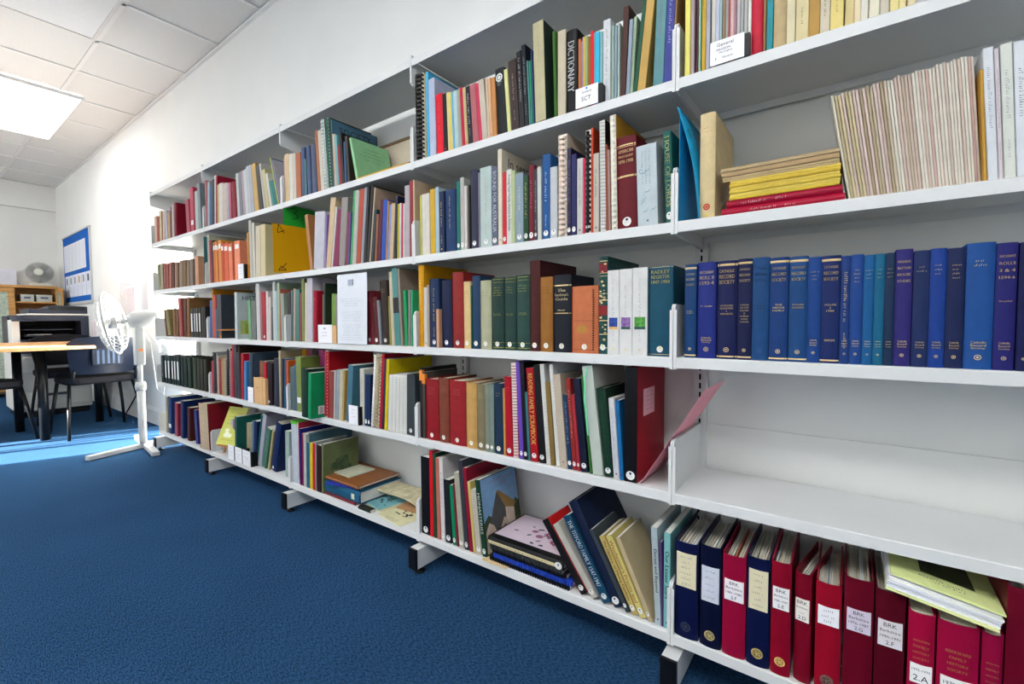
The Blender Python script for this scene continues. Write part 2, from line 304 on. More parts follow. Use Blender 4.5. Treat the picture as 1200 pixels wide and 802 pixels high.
BOOKS = """
@0 3
214 26.3 217.3 0.0 12 143 17426f h blue society volume, narrowest with gold bands#t=CATHOLIC|RECORD|SOCIETY;u=~;g=1;Q=0
504 40.5 219.5 0.0 12 145 24327a h violet-blue Recusant Roll volume#t=RECUSANT|ROLL II|1593-4;u=Dr. Bowler;b=Catholic|Record|Society;Q=0
921 42.3 219.5 0.0 12 145 1a2250 h dark navy society volume with Winchester registers title#t=CATHOLIC|RECORD|SOCIETY;u=HAMPSHIRE|REGISTERS|I|WINCHESTER;g=1;Q=0
1353 27.8 220.8 0.0 12 146 1a2048 h dark navy society volume with longest subtitle#t=CATHOLIC|RECORD|SOCIETY;u=HAMPSHIRE|AND OTHER|REGISTERS|II|BRAMBRIDGE|AND|TICHBORNE;g=1;Q=0
1640 31.9 220.9 0.0 12 146 1d4a78 h faded blue society volume#t=CATHOLIC|RECORD|SOCIETY;u=THE|WINTOUR|CASE;c=2c5078;Q=0
1967 34.5 218.1 0.0 12 144 1b3f74 h mid-blue society volume between two paler ones#t=CATHOLIC|RECORD|SOCIETY;u=THE|WINTOUR|FAMILY;g=1;Q=0
2323 32.7 217.1 0.0 12 143 1b4878 h blue society volume titled Miscellanea#t=CATHOLIC|RECORD|SOCIETY;u=MISCELLANEA|BEDINGFELD;g=1;Q=0
2653 22.0 213.2 0.0 12 141 1b4480 h plain blue society volume beside Miscellanea#t=~;b=Catholic|Record|Society;Q=0
2875 31.6 213.6 0.0 12 141 1a2c60 h navy society volume numbered one, dated 1905#t=CATHOLIC|RECORD|SOCIETY;u=VOLUME|I|1905;g=1;b=RAWLINS
3196 15.2 210.8 0.0 12 139 1b3c74 h slim blue volume with vertical title#v=~;b=Catholic|Record|Society;Q=0
3350 19.3 212.0 0.0 12 140 1e4684 h bright blue society volume#t=~;b=Catholic|Record|Society;Q=0
3549 15.7 209.6 0.0 12 138 175a8a h slim peacock-blue society volume#t=~;b=Catholic|Record|Society;Q=0
3711 15.1 210.3 0.0 12 139 14607f h slim teal-blue society volume#t=~;b=Catholic|Record|Society;Q=0
3868 13.9 210.5 0.0 12 139 1c3350 h slim blackish-blue society volume#t=~;b=Catholic|Record|Society;Q=0
4011 24.3 215.4 0.0 12 142 2f2a6c h violet society volume#t=MADRAS|RATTON|HOUSE|STUDIES;b=Catholic|Record|Society;Q=0
4266 22.4 210.6 0.0 12 139 20305c h dull navy society volume#t=~;b=Catholic|Record|Society;Q=0
4494 21.4 212.4 0.0 12 140 1a3f86 h royal-blue society volume#t=~;b=Catholic|Record|Society;Q=0
4714 23.3 210.9 0.0 12 139 1a2750 h inky navy society volume#t=~;b=Catholic|Record|Society;Q=0
4954 35.5 216.8 0.0 12 143 20508c h thickest blue society volume#t=~;b=Catholic|Record|Society;Q=0
5316 25.0 213.6 0.0 12 141 26256a h indigo Recusant Rolls volume#t=RECUSANT|ROLLS|3 & 4|1594-6;u=Bowler;b=Catholic|Record|Society;Q=0
5583 16.8 212.3 0.0 12 140 151b4c h dark indigo volume cut by the frame#Q=0
@0 4
520 32.2 234.9 0.0 12 200 cbb991 h thick cream book with red seal on spine#t=~;c=a07050;Q=b04030
3282 4.1 211.1 -9.0 20 148 c8c4b4 b thin ivory pamphlet at the leaning end
3324 4.6 209.8 -8.8 24 147 b4a888 b thin buff pamphlet in the leaning row
3375 4.6 209.9 -8.6 24 147 c0b494 b thin cream pamphlet in the leaning row
3425 4.6 213.5 -8.5 27 149 c8b8b0 b thin blush pamphlet in the leaning row
3476 4.5 212.6 -8.3 22 149 b4a888 b thin buff pamphlet in the leaning row
3526 4.5 210.9 -8.2 22 148 c0b494 b thin cream pamphlet in the leaning row
3575 4.5 214.4 -8.0 27 150 c8b8b0 b thin blush pamphlet in the leaning row
3624 4.5 211.8 -7.9 23 148 c8b8b0 b thin blush pamphlet in the leaning row
3673 4.4 214.5 -7.7 28 150 a89a80 b thin fawn pamphlet in the leaning row
3722 4.4 211.9 -7.6 25 148 c8b8b0 b thin blush pamphlet in the leaning row
3770 4.4 214.0 -7.5 22 150 a89a80 b thin fawn pamphlet in the leaning row
3818 4.3 212.4 -7.3 28 149 c8c0a8 b thin ivory pamphlet in the leaning row
3866 4.3 214.7 -7.2 23 150 c8b8b0 b thin blush pamphlet in the leaning row
3913 4.3 215.1 -7.1 28 151 c8b8b0 b thin blush pamphlet in the leaning row
3960 4.2 216.6 -6.9 25 152 a89a80 b thin fawn pamphlet in the leaning row
4007 4.2 215.7 -6.8 24 151 bcb09c b thin stone pamphlet in the leaning row
4054 4.2 214.7 -6.7 27 150 d0ccc0 b thin white pamphlet in the leaning row
4100 4.2 213.7 -6.5 26 150 d0ccc0 b thin white pamphlet in the leaning row
4146 4.1 216.2 -6.4 24 151 c4b4a8 b thin beige pamphlet in the leaning row
4191 4.1 218.5 -6.3 22 153 c4b4a8 b thin beige pamphlet in the leaning row
4236 4.1 215.2 -6.2 26 151 bcb09c b thin stone pamphlet in the leaning row
4281 4.0 216.2 -6.1 27 151 c4b4a8 b thin beige pamphlet in the leaning row
4326 4.0 217.3 -5.9 28 152 c4b4a8 b thin beige pamphlet in the leaning row
4370 4.0 215.4 -5.8 22 151 d0ccc0 b thin white pamphlet in the leaning row
4414 4.0 218.1 -5.7 22 153 d0c8bc b thin chalky pamphlet in the leaning row
4458 3.9 216.4 -5.6 24 151 c4b4a8 b thin beige pamphlet in the leaning row
4502 3.9 219.0 -5.5 28 153 d0ccc0 b thin white pamphlet in the leaning row
4545 3.9 219.4 -5.4 29 154 c4a8a0 b thin pinkish pamphlet in the leaning row
4588 3.9 217.6 -5.3 29 152 d0ccc0 b thin white pamphlet in the leaning row
4631 3.8 218.4 -5.2 28 153 d0c8bc b thin chalky pamphlet in the leaning row
4673 3.8 220.5 -5.1 23 154 d0c8bc b thin chalky pamphlet in the leaning row
4715 3.8 219.1 -5.0 21 153 d0ccc0 b thin white pamphlet in the leaning row
4757 3.8 221.7 -4.9 23 155 c4b4a8 b thin beige pamphlet in the leaning row
4799 3.7 217.8 -4.8 22 152 d0ccc0 b thin white pamphlet in the leaning row
4840 3.7 219.5 -4.7 23 154 d0c8bc b thin chalky pamphlet in the leaning row
4882 3.7 222.5 -4.6 24 156 d0ccc0 b thin white pamphlet in the leaning row
4922 3.7 218.6 -4.5 20 153 c4b4a8 b thin beige pamphlet in the leaning row
4963 3.6 221.6 -4.4 21 155 d0ccc0 b thin white pamphlet in the leaning row
5004 3.6 221.0 -4.3 22 155 d0ccc0 b thin white pamphlet in the leaning row
5044 3.6 219.6 -4.2 25 154 c4a8a0 b thin pinkish pamphlet in the leaning row
5084 3.6 221.1 -4.1 29 155 d0c8bc b thin chalky pamphlet in the leaning row
5122 4.3 188.5 -3.1 12 132 b89040 b thin ochre booklet
5174 12.2 221.8 -3.3 12 151 c8ccd0 p white annual volume with blue print#v=~;c=707890
5304 5.2 217.0 -3.2 12 148 ccc4c8 p slim pinkish-white annual volume#v=~;c=606068
5366 13.6 221.9 -3.0 12 151 c8ccc4 p thick greenish-white annual volume#v=~;c=808890
5511 14.6 219.7 -2.9 12 149 ccd0d4 p cold white annual volume#v=~;c=606468
@0 5
164 11.9 290.0 0.0 12 203 d8d070 b lemon yellow booklet
295 8.0 280.0 0.0 12 196 a8989c b grey-lilac booklet
420 3.5 260.0 0.0 12 182 6a2a3c b thin maroon booklet
464 4.9 250.0 0.0 12 175 8fb8a0 b thin mint booklet
536 8.5 270.0 0.0 12 184 c0a030 p mustard paperback#v=~;c=6a5810
626 8.2 280.0 0.0 12 190 a8a8b4 p lilac-grey paperback#v=~;c=505060
741 8.1 270.0 0.0 12 189 c4c2b8 b off-white booklet
826 8.0 280.0 0.0 12 196 b4b8c8 b pale blue booklet
911 4.4 260.0 0.0 12 182 9cb4b4 b thin pale teal booklet
964 6.0 270.0 0.0 12 189 8f7a64 b brown booklet
1027 5.3 280.0 0.0 12 196 9a9a9a b thin grey booklet
1082 3.4 260.0 0.0 12 182 b05a48 b thin brick-red booklet
1119 7.7 270.0 0.0 12 184 c8aaac p pink-white paperback#v=~;c=a05060
1198 4.3 260.0 0.0 12 182 a88088 b thin dusty-pink booklet
1250 6.9 280.0 0.0 12 196 b0aeb0 b silver-grey booklet
1324 6.2 280.0 0.0 12 196 a0a0a0 b mid-grey booklet
1395 6.8 270.0 0.0 12 189 a8a8a6 b warm grey booklet
1471 6.3 280.0 0.0 12 190 d2d2ca p white paperback#v=~;c=808080
1537 20.6 250.0 0.0 12 165 b81e3c h thick crimson book#t=~;c=d0a060;g=0
1757 5.5 230.0 0.0 12 161 8c6a44 b brown edged booklet
1824 11.6 240.0 0.0 12 163 1a8a94 p bright teal book#v=~;c=106068
1949 22.5 250.0 0.0 12 165 b5a27c h thick tan book with dark title#t=~;c=504030
2183 15.1 230.0 0.0 12 156 cbc3a4 p thick cream paperback
2345 21.6 230.0 0.0 12 156 cbbf98 p thick cream journal volume#v=~;c=505048
2564 18.4 230.0 0.0 12 156 b08c48 p thick old-gold journal volume#v=~;c=403820
2752 15.8 230.0 0.0 12 156 c4bca8 p thick stone-grey journal volume#v=~;c=404040
2917 21.0 230.0 0.0 12 156 d0c07c p thick straw-yellow journal volume#v=~;c=505030
3150 13.8 230.0 0.0 12 156 c8b888 p buff journal volume
3291 9.3 230.0 0.0 12 156 d6c8a8 p slim ivory journal volume
3387 11.3 230.0 0.0 12 156 ccc8bc p white journal volume#v=~;c=404040
3511 15.4 230.0 0.0 12 156 d0ccb8 p ivory journal volume#v=~;c=404040
3673 13.3 230.0 0.0 12 156 beb8a8 p grey-cream journal volume
3814 12.7 230.0 0.0 12 156 d4c890 p pale yellow journal volume
3945 9.6 230.0 0.0 12 156 d8cc98 p slim pale yellow journal volume
4059 11.5 230.0 0.0 12 156 ccc0a0 p cream journal volume with smooth spine
@1 1
-8942 42.7 280.5 -0.1 12 210 15171c p black ring-edged report#s=big
-8504 17.4 307.7 -0.2 12 210 c41a26 p slim scarlet folder
-8318 13.4 301.7 -0.4 12 200 1f4a34 b dark green booklet
-8151 17.1 287.4 -1.0 12 201 b07060 b red-speckled booklet
-7946 18.3 291.0 -1.6 12 200 c8c4c4 p white book with red floral cover#v=~;c=404040;s=1
-7729 26.9 219.6 -2.4 12 149 24262a p black book#s=big
-7395 16.7 205.4 -4.1 12 144 118058 b bright green booklet#s=1
-7216 9.3 213.5 -4.3 12 149 7a1c38 b thin maroon booklet
-7098 22.5 254.2 -4.9 12 173 a8a494 p grey-beige paperback#v=~;c=707060;s=1
-6851 18.7 299.7 -5.2 12 180 3c4048 p book in clear plastic sleeve#s=1
-6637 14.8 277.6 -5.6 12 220 8c1c34 p crimson covered book
-6469 12.0 234.7 -6.0 12 160 c4b070 p cream yellow book
-6330 22.3 211.1 -6.4 12 144 b4b0a4 p dull white paperback#v=~;c=a06060;s=1
-6070 18.1 247.9 -7.1 12 200 1a4434 p green-spined book with church photograph cover#v=MONASTERIES;c=e0e0d8;s=1;H=1
-2492 23.6 218.3 -35.9 12 120 1c1c1e p black-spined book with red edge#k=b81c20;s=1
-2164 20.6 214.2 -35.4 12 150 b0aca4 p pale grey book with photograph spine#s=1
-1823 25.4 241.6 -31.1 12 164 1d4a66 p teal-blue book titled The Titford Family#v=THE TITFORD FAMILY 1547-1947;c=e0e4e4;s=1
-1515 28.1 287.5 -29.0 12 220 16233f h large dark navy book#s=big
-1182 11.9 218.4 -29.2 12 148 40484f p smoke-grey plastic covered book#s=1
-1001 16.2 204.6 -27.9 12 139 b8a468 p buff book titled History of Mining#v=The History of Mining Durham;c=604030;s=1
-797 17.4 211.2 -27.1 12 144 c8bc78 p pale yellow paperback with red title#v=Winchester's Priests and;c=a05030;s=1
-586 12.6 210.4 -25.2 12 150 b8a888 p cream leaning paperback#s=1
-415 15.7 245.7 -3.0 12 200 a8b4b8 p white paperback titled Dorset and Beyond#v=Dorset and Beyond;c=181820;s=dot:402060
-247 3.0 213.4 -1.7 12 149 6a4a8c b thin purple booklet
-207 15.2 241.1 0.0 12 200 7fb4b4 p pale turquoise paperback titled Our Lesser Stars#v=Our Lesser Stars;c=183040;s=dot:402060
@1 2
-8942 13.1 251.1 0.2 12 176 2a2624 b black booklet with orange corner
-8808 13.7 237.4 0.1 12 166 4a4644 b dark grey booklet with orange corner
-8668 64.7 215.0 -0.0 12 142 8c1c26 h deep red book leaning left#t=~;c=a85050;s=yel
-8016 49.4 222.2 -0.1 12 147 7c4434 h reddish-brown book#t=~;c=a07060;s=yel
-7519 77.3 217.3 -0.2 12 143 93262c h thick red book#t=~;c=b06050;s=yel
-6742 47.6 215.1 -0.2 12 142 b8955c h tan book#s=yel
-6263 34.9 214.3 -0.3 12 141 7f765c h olive-brown book#t=~;c=b0a070;s=yel
-5910 18.8 214.9 -0.4 12 142 7d8478 h slim grey-green book#s=yel
-5719 16.2 216.4 -0.5 12 143 76877f h slim sea-grey book#s=yel
-5550 36.7 222.1 -0.7 12 147 22384e h dark blue book#t=~;c=a09868;s=yel
-5172 8.0 207.7 -0.9 12 145 b88a50 b thin tan booklet
-5075 24.8 246.2 -1.4 12 167 a4182c p red paperback#t=~;c=c06060;s=1
-4816 19.1 290.1 -1.6 12 209 b01c34 w red spiral-bound book
-4568 14.7 294.6 -2.7 12 201 6a4aa8 p purple paperback#s=1
-4415 14.5 292.8 -2.8 12 199 1c1c28 p slim black book#s=1
-4269 9.1 203.8 -2.9 12 143 3c7478 b thin teal booklet
-4158 26.3 276.7 -3.4 12 188 a01422 p red paperback titled in gold#v=READING FAMILY SCRAPBOOK;c=d8b860;s=1
-3858 20.5 287.3 -4.1 12 195 1c1c1e p black speckled report#s=1
-3630 14.9 290.9 -4.6 12 210 b4b4b0 w white comb-bound report
-3474 15.9 240.1 -4.5 12 163 7f6a3c p olive-gold book
-3303 12.3 292.5 -4.7 12 210 c4c4c8 w white spiral-bound book with wide coil
-3158 23.6 264.3 -5.2 12 180 b4a898 p beige book#s=dot:402060
-2905 13.5 208.5 -4.7 12 142 1c3c5c p slim blue paperback#v=~;c=a0b8c8;s=1
-2759 13.3 255.0 -4.9 12 173 8a2c28 p slim rust-red paperback#v=~;c=d0a090;s=1
-2616 9.9 211.1 -5.2 12 148 a03440 b thin red booklet#s=1
-2495 20.6 256.9 -5.7 12 175 1c2038 p midnight-blue book#s=1
-2226 7.6 268.1 -6.2 12 188 3a6a34 b thin grass-green folder
-2135 30.6 293.4 -6.6 12 210 b4bcb4 r thick white paper block with mint ribbon#R=1
-1807 25.5 235.3 -6.1 12 155 173a2c h dark green book#v=~;c=204838;s=1
-1536 16.5 212.0 -4.5 12 144 c0c0c4 p white paperback#v=~;c=7090a0;s=dot:402060
-1366 10.5 207.7 -3.9 12 141 1a6a9c p slim bright blue paperback#s=dot:402060
-1251 33.8 295.0 0.0 12 210 0e0f14 r black-spined binder with crimson cover#k=8c1028;s=big;B=1
@1 3
-8942 27.4 287.0 0.0 12 228 c4900f h tall golden-yellow book#v=~;c=e8d890
-8665 16.4 207.9 0.0 12 146 bcb8b4 b white booklet#s=dot:303030
-8498 10.4 216.0 0.0 12 151 a09488 b taupe booklet
-8391 45.8 235.3 0.0 12 155 1f3458 h navy book with gold vertical title#v=~;c=c8b860;s=1
-7930 11.7 129.8 -0.1 0 100 c09878 b short thin wood-brown booklet
-7810 48.6 225.7 -0.3 12 149 1a2545 h dark navy book#s=1
-7321 51.9 250.1 0.0 12 165 8a2c2a h brick-red book#s=1
-6799 31.0 217.2 0.0 12 143 cdb183 h tan cloth book#t=~;c=604830;s=yel
-6486 5.6 203.2 0.0 12 142 2a6a4a b thin dark green booklet
-6428 33.3 233.6 0.0 12 154 24415f h steel navy book#s=yel;t=~;c=182c40
-6091 45.5 216.1 0.0 12 143 a5a68c h grey-green cloth book#t=~;c=70705c;s=yel
-5634 49.2 222.5 0.0 12 147 26403a h dark green gilt-titled volume#t=~;u=~;c=a8a040;s=yel;g=2
-5139 44.8 221.4 0.0 12 146 28433e h dark green gilt-titled volume#t=~;u=~;c=a8a040;s=yel;g=2
-4687 50.0 224.2 0.0 12 148 2c4a44 h dark green gilt-titled volume#t=~;u=~;c=a8a040;s=yel;g=2
-4185 35.0 262.8 0.0 12 220 4a1c1e h tall brown leather volume#s=yel
-3832 42.9 213.1 0.0 12 141 93662f h light brown leather volume#t=~;c=503010;s=yel
-3395 57.8 215.9 0.0 12 142 1e222c h black gilt volume titled Gentleman's Guide#t=The|Gentleman's|Guide;u=Memoir;g=3;c=d8c898;s=yel
-2797 79.9 181.4 0.0 12 120 b8704c h tan leather volume with stitched spine#s=yel;X=1
-1979 24.1 254.9 0.0 12 220 1f4a48 h tall marbled book with gold and red spine#g=4;s=yel
-1730 32.1 217.3 0.0 12 148 ccccca p white volume with dark blue picture#v=~;c=8890a0;P=203c80;s=dot:d0c040
-1400 33.9 218.1 0.0 12 148 ccccca p white volume with violet picture#v=~;c=909090;P=7a5a90;s=dot:d0c040
-1053 38.3 219.1 0.0 12 149 ccccca p white volume with green picture#v=~;c=909090;P=4a8a3c;s=dot:d0c040
-654 59.9 219.3 0.0 12 145 174f63 h thick peacock-blue school register#t=RADLEY|REGISTER|1847-1904;g=5;s=yel;c=c8b870
@1 4
-8794 9.2 208.1 0.0 12 146 b8b45a b thin yellow-green booklet
-8688 37.4 209.7 0.0 12 143 c8c4bc p creamy white paperback#s=dot:d0b020;v=~;c=a0988c
-8273 22.3 219.7 0.0 12 149 c4a030 p mustard yellow paperback#s=dot:e0c030
-8037 17.9 221.7 0.0 12 151 9fb2bc p pale blue-grey paperback#s=dot:e0c030
-7852 23.5 204.2 0.0 12 139 1e2e50 p navy paperback with yellow title#v=~;c=c8b860;s=dot:e0c030
-7597 49.4 204.6 0.0 12 135 1d3c64 h thick navy book with yellow title#v=~;c=c8b860
-7047 14.8 223.9 0.0 12 152 1f6f68 p slim teal-green paperback#s=1
-6881 17.0 233.0 0.0 12 158 a8aaa4 p tall pale grey paperback#v=~;c=b06868;s=1
-6705 11.4 204.1 0.0 12 139 c8c0bc p slim white-pink paperback#s=1
-6538 7.7 203.6 0.0 12 143 2c2a28 b thin black booklet
-6443 32.0 247.4 -0.5 12 163 33364a h glossy slate-blue book#s=1
-6112 5.7 234.5 0.0 12 164 8a8494 b thin mauve booklet
-6037 45.9 246.4 0.0 12 168 a9b8b4 p thick celadon book with faint red title#v=~;c=b86c68;s=1
-5568 22.3 240.5 0.0 12 164 5e6478 p slate paperback titled in white#v=BOUND FOR AUSTRALIA;c=d0d4d8;s=1
-5327 16.1 287.6 0.0 12 210 c6bfac p tall cream book with black cover title#C=In search|SS G;s=dot:303030
-5155 14.7 216.5 0.1 12 147 b82a38 p slim red paperback#s=1
-5002 19.5 220.0 0.0 12 150 c6c8c0 p white paperback titled in dark green#v=Tracing Your Family History in Australia;c=50584c
-4801 11.6 213.8 0.0 12 150 a9b488 b pale green booklet
-4674 28.6 203.1 0.0 12 138 8696a0 p grey-blue paperback with pale motifs#s=1;v=~;c=c0c0a0
-4378 16.4 190.5 0.0 12 130 1f4a30 p green paperback with gold title#v=~;c=c8b860;s=1
-4198 18.2 217.6 0.0 12 144 6e1f30 h maroon book#s=1;v=~;c=a07080
-4011 10.8 202.9 0.0 12 138 3c4448 p slate and black paperback#s=1;v=~;c=c0c0c0
-3893 13.2 207.1 -0.3 12 145 b8bab4 b white leaning booklet
-3746 26.8 237.2 0.0 12 157 24588c h royal blue book#v=~;c=c0d0e0;s=1
-3468 22.8 197.1 0.0 12 134 b4b8ba p blank white paperback#s=1
-3216 27.4 280.0 0.0 12 210 cdb9a6 c thick pink-beige comb-bound report#k=d8c4b4
-2932 13.0 237.0 0.0 12 161 2c2440 p dark purple paperback#v=~;c=8078a0;s=1
-2793 15.1 218.0 0.0 12 148 232a5c p indigo paperback#s=1
-2624 17.5 202.7 0.0 12 138 b4b4b0 p light grey paperback#v=~;c=606060;s=dot:202020
-2445 5.8 200.9 0.0 12 141 c8385c b thin hot-pink booklet
-2384 16.6 272.6 0.0 12 210 161616 c black comb-bound report#k=0c0c0c;s=1
-2215 6.9 274.2 0.0 12 210 b04428 p tall orange-red folder#s=dot:202020
-2143 16.2 205.8 0.0 12 140 b4aca0 p beige-grey paperback#v=~;c=404040;s=dot:202020
-1951 16.3 287.4 -0.8 12 210 1c1e20 w black wire-bound report#s=1
-1778 6.2 221.7 -1.1 12 155 8a5040 b thin rust booklet
-1712 6.1 207.7 -1.2 12 145 a08078 b thin dusty-brown booklet
-1636 16.7 293.6 -1.2 12 210 b8892c c mustard report with white comb binding#k=e0dccc
-1460 51.1 229.8 -1.5 12 152 64101f h thick maroon volume with gold title#t=AMERICAN|BIBLIOGRAPHY|1890-1900;g=1;s=big
-922 50.0 196.4 -1.9 12 134 b4bec2 p thick white paperback with map on spine#s=dot:202020;M=1
-241 18.6 217.5 -2.4 12 144 1f5f58 h teal book with gold title#v=HOUSE OF LORDS;c=a8a870;s=1
@1 5
-8911 40.5 293.8 0.0 12 210 8a8450 c olive comb-bound book#k=15130f
-8492 8.2 283.9 0.0 12 210 a8956c b thin tan booklet
-8383 12.9 287.8 -0.6 12 210 4aa6cc b light blue folder
-8240 28.7 259.2 -0.8 12 200 a9b0c4 p pale grey-lilac paperback
-7940 33.8 199.0 -1.2 12 131 d01a35 h bright red book#v=~;c=e06070
-7590 19.1 192.4 -1.6 12 131 1c1a1a p slim black book#s=dot:c02020
-7386 8.8 191.5 -2.0 12 134 cbbf95 b thin cream booklet
-7292 11.2 189.9 -2.2 12 133 d6c565 b thin yellow booklet
-7174 8.6 187.0 -2.4 12 131 6fa8c4 b thin sky-blue booklet
-7081 17.1 187.2 -2.3 12 131 a8bcc0 b pale blue booklet
-6904 12.6 186.9 -2.4 12 131 9a9a8e b grey booklet
-6759 11.9 189.5 -3.0 12 133 b52042 b thin crimson booklet
-6628 12.3 184.7 -3.4 12 129 b8a57c b buff booklet#s=dot:c02020
-6492 18.0 185.2 -3.7 12 126 23272f p slim dark slate paperback#v=~;c=b8b8b8
-6300 23.9 184.8 -4.1 12 129 a8646a b dusty rose booklet#s=dot:c02020
-6048 11.8 182.3 -4.4 12 128 c43a5c b thin pink-red booklet
-5919 22.1 188.6 -4.8 12 128 b8aea0 p taupe paperback
-5692 8.2 184.9 -3.1 12 129 c2b4a0 b thin taupe booklet
-5604 10.3 182.8 -3.0 12 128 d0a580 b thin peach booklet#s=dot:c02020
-5496 15.0 179.9 -2.3 12 126 b5814e b orange-brown booklet
-5308 33.9 198.9 -3.5 12 131 1c2023 h black book with white emblem#t=~;c=c8ccc8;E=1
-4937 12.8 188.8 -4.2 12 132 c8c88e b thin pale yellow booklet
-4794 28.9 207.0 -3.4 12 141 3a2a28 p dark brown paperback#v=~;c=a09080
-4494 16.9 224.1 -3.3 12 152 191b1e p slim black paperback#v=~;c=b0b0b0
-4313 13.9 235.7 -3.1 12 160 161c26 p blue-black paperback#v=~;c=9098a0
-4168 5.5 187.0 -2.7 12 131 5c8c90 b thin grey-teal booklet
-4107 6.6 184.1 -2.1 12 129 18855a b thin green booklet
-4036 6.5 210.9 -2.2 12 148 27406a b thin navy booklet
-3875 34.9 271.4 -1.8 0 200 b1ab8c p thick tall stone-coloured book#v=~;c=8a8468;k=2c3a34
-3441 9.3 249.7 -1.4 30 170 4f7a3a p leaf-green book
-3219 25.1 228.9 0.0 12 156 b8b09a p worn cream paperback#c=605848
-2964 32.6 219.7 0.0 12 145 141517 h thick black dictionary#v=DICTIONARY;c=d0d0d0
-2635 7.5 191.9 0.0 20 134 c0784a b thin orange booklet
-2557 4.5 182.2 0.0 20 128 8a8a90 b thin grey booklet
-2508 3.7 193.1 0.0 20 135 c79ab0 b thin pink booklet
-2468 5.3 192.7 0.0 20 135 c9b748 b thin mustard booklet
-2412 6.1 191.5 0.0 20 134 8fa880 b thin sage booklet
-2348 7.7 188.0 0.0 20 132 8a6a2c b golden-brown booklet
-2268 8.8 199.0 0.0 20 135 cf1533 p slim bright red book
-2177 4.0 192.0 0.0 20 134 7aa0a0 b thin grey-green booklet
-2133 12.2 190.8 0.0 20 130 3ab0cf p cyan paperback
-2003 8.2 187.5 0.0 20 131 7fa8ac b pale teal booklet
-1909 20.0 212.0 0.0 20 144 c4c8ca p thick white lettered paperback#v=~;c=60646c
-1683 7.6 191.5 0.0 20 134 8fa29a b grey-green booklet
-1596 6.7 188.0 0.0 20 132 8b99a8 b grey-blue booklet
-1514 5.6 189.8 0.0 20 133 a4b2a8 b pale sage booklet
-1454 14.7 223.7 2.4 20 152 4a2a24 p tall dark brown pictorial book#c=a08060
-1300 9.8 187.7 2.9 20 128 8c99a8 p slim steel-blue paperback
-1191 7.9 189.8 3.1 20 129 96a890 p pale green pictorial paperback#v=~;c=404840
-1105 9.1 290.0 6.2 20 220 17553f r dark green ring binder
-1005 20.4 295.0 6.1 20 220 b89a58 r tan ring binder
-607 24.7 285.0 2.3 20 194 5f8c92 p thick teal paperback#v=~;c=7c5060
-353 19.0 280.0 2.3 20 190 3c448c p violet-blue paperback#v=~;c=a8b0d8
-158 5.4 260.0 2.2 20 182 8a6a4a b thin brown booklet
@2 1
-17942 49.4 295.0 0.0 12 210 b4bcc4 p white folder with green top edge#G=1
-17445 12.1 292.2 0.1 12 210 1c1e20 c slim black comb-bound report#k=c8c8c8
-17321 6.7 295.3 0.1 12 200 a0283c b thin red folder
-17251 13.3 267.4 0.0 12 220 1c2470 b thin deep blue folder
-17115 15.8 248.0 1.8 12 200 7c1c44 b thin plum folder
-16953 23.4 246.8 1.7 12 173 b0b0a8 b off-white booklet
-16716 19.2 212.5 2.2 12 149 1f6480 b teal-blue booklet
-16521 10.2 257.6 2.3 12 220 4a6c78 b thin grey-blue folder
-16416 22.6 214.6 2.2 12 150 c8b81c b bright yellow booklet
-16187 19.8 218.2 2.1 12 153 b8202c b bright red booklet
-15980 9.8 225.1 2.1 12 158 8a9090 b thin grey booklet
-15857 33.9 213.4 2.0 12 145 34181c p dark maroon paperback
-15458 14.3 223.0 2.0 12 180 6a7450 p green pictorial book#V=3c4c34
@2 2
-17942 37.1 205.7 0.2 12 140 5c6c6c p grey-green paperback
-17568 19.3 218.1 0.1 12 153 4a6080 b slate-blue booklet
-17372 44.7 255.9 0.0 12 174 7a8848 p tall olive-green book#L=1
-15982 52.1 213.2 1.7 -45 150 14382c h dark green bound volume
-15327 22.1 199.7 3.5 -50 155 0c8c5c p emerald folder with barcode label#W=1
-15104 22.6 293.8 3.5 12 210 b4b8bc c tall white comb-bound report#k=b03040
-14852 10.3 287.9 3.0 12 228 a01020 p tall bright red folder
-14732 28.0 204.9 2.5 12 139 94504c p red and white pictorial paperback
-14418 15.0 210.0 4.2 12 147 b0a8a4 b off-white booklet
-14250 21.4 213.9 5.2 12 145 8c98a4 p blue and white paperback
-14019 24.3 215.1 4.9 12 146 bcb49c p cream paperback
-13758 9.6 215.0 5.1 12 151 b8985c b thin tan booklet
-13659 17.6 203.8 5.1 50 143 7c5438 b brown booklet
-13479 34.5 238.5 6.1 12 200 4a7484 p steel-blue book leaning right
-13127 20.4 217.9 6.1 50 148 2f6a54 p dark green paperback
-12919 17.1 226.0 6.0 50 158 a89474 b tan booklet
-12505 26.7 228.0 1.4 12 155 b8b8b0 p white paperback with red print#v=~;c=a05050
-12214 19.1 206.9 2.8 12 141 1a3458 p navy paperback#s=1
-12015 16.5 207.9 2.6 12 141 182f52 p navy paperback#s=1
-11826 15.4 288.3 6.1 12 210 181a1c c tall black comb-bound report#k=e0e0e0
-11648 33.4 293.1 5.6 12 210 8c9898 c tall grey comb-bound report#k=b0a484
-11297 16.4 294.7 5.3 12 201 a01028 p tall crimson book
-11117 11.8 275.8 5.0 12 193 1c3050 b tall navy booklet
-10976 16.8 274.0 4.5 12 220 c4b010 p tall yellow book
-10785 20.8 215.6 4.0 12 155 a0a8ac w silver spiral-bound book
-10561 20.5 217.0 3.6 12 156 a4acb0 w silver spiral-bound book
-10340 20.2 217.8 3.2 12 157 a0a8ac w silver spiral-bound book
-10123 20.0 218.4 2.9 12 157 a4acb0 w silver spiral-bound book
-9909 19.7 219.0 2.5 12 158 98a4a4 w silver spiral-bound book
-9671 44.5 221.7 1.4 12 173 3c4448 r charcoal ring binder#s=1
@2 3
-17873 15.5 239.2 2.0 20 167 4a6c6c b thin teal booklet
-17698 18.2 245.8 3.5 20 172 a89488 b beige booklet
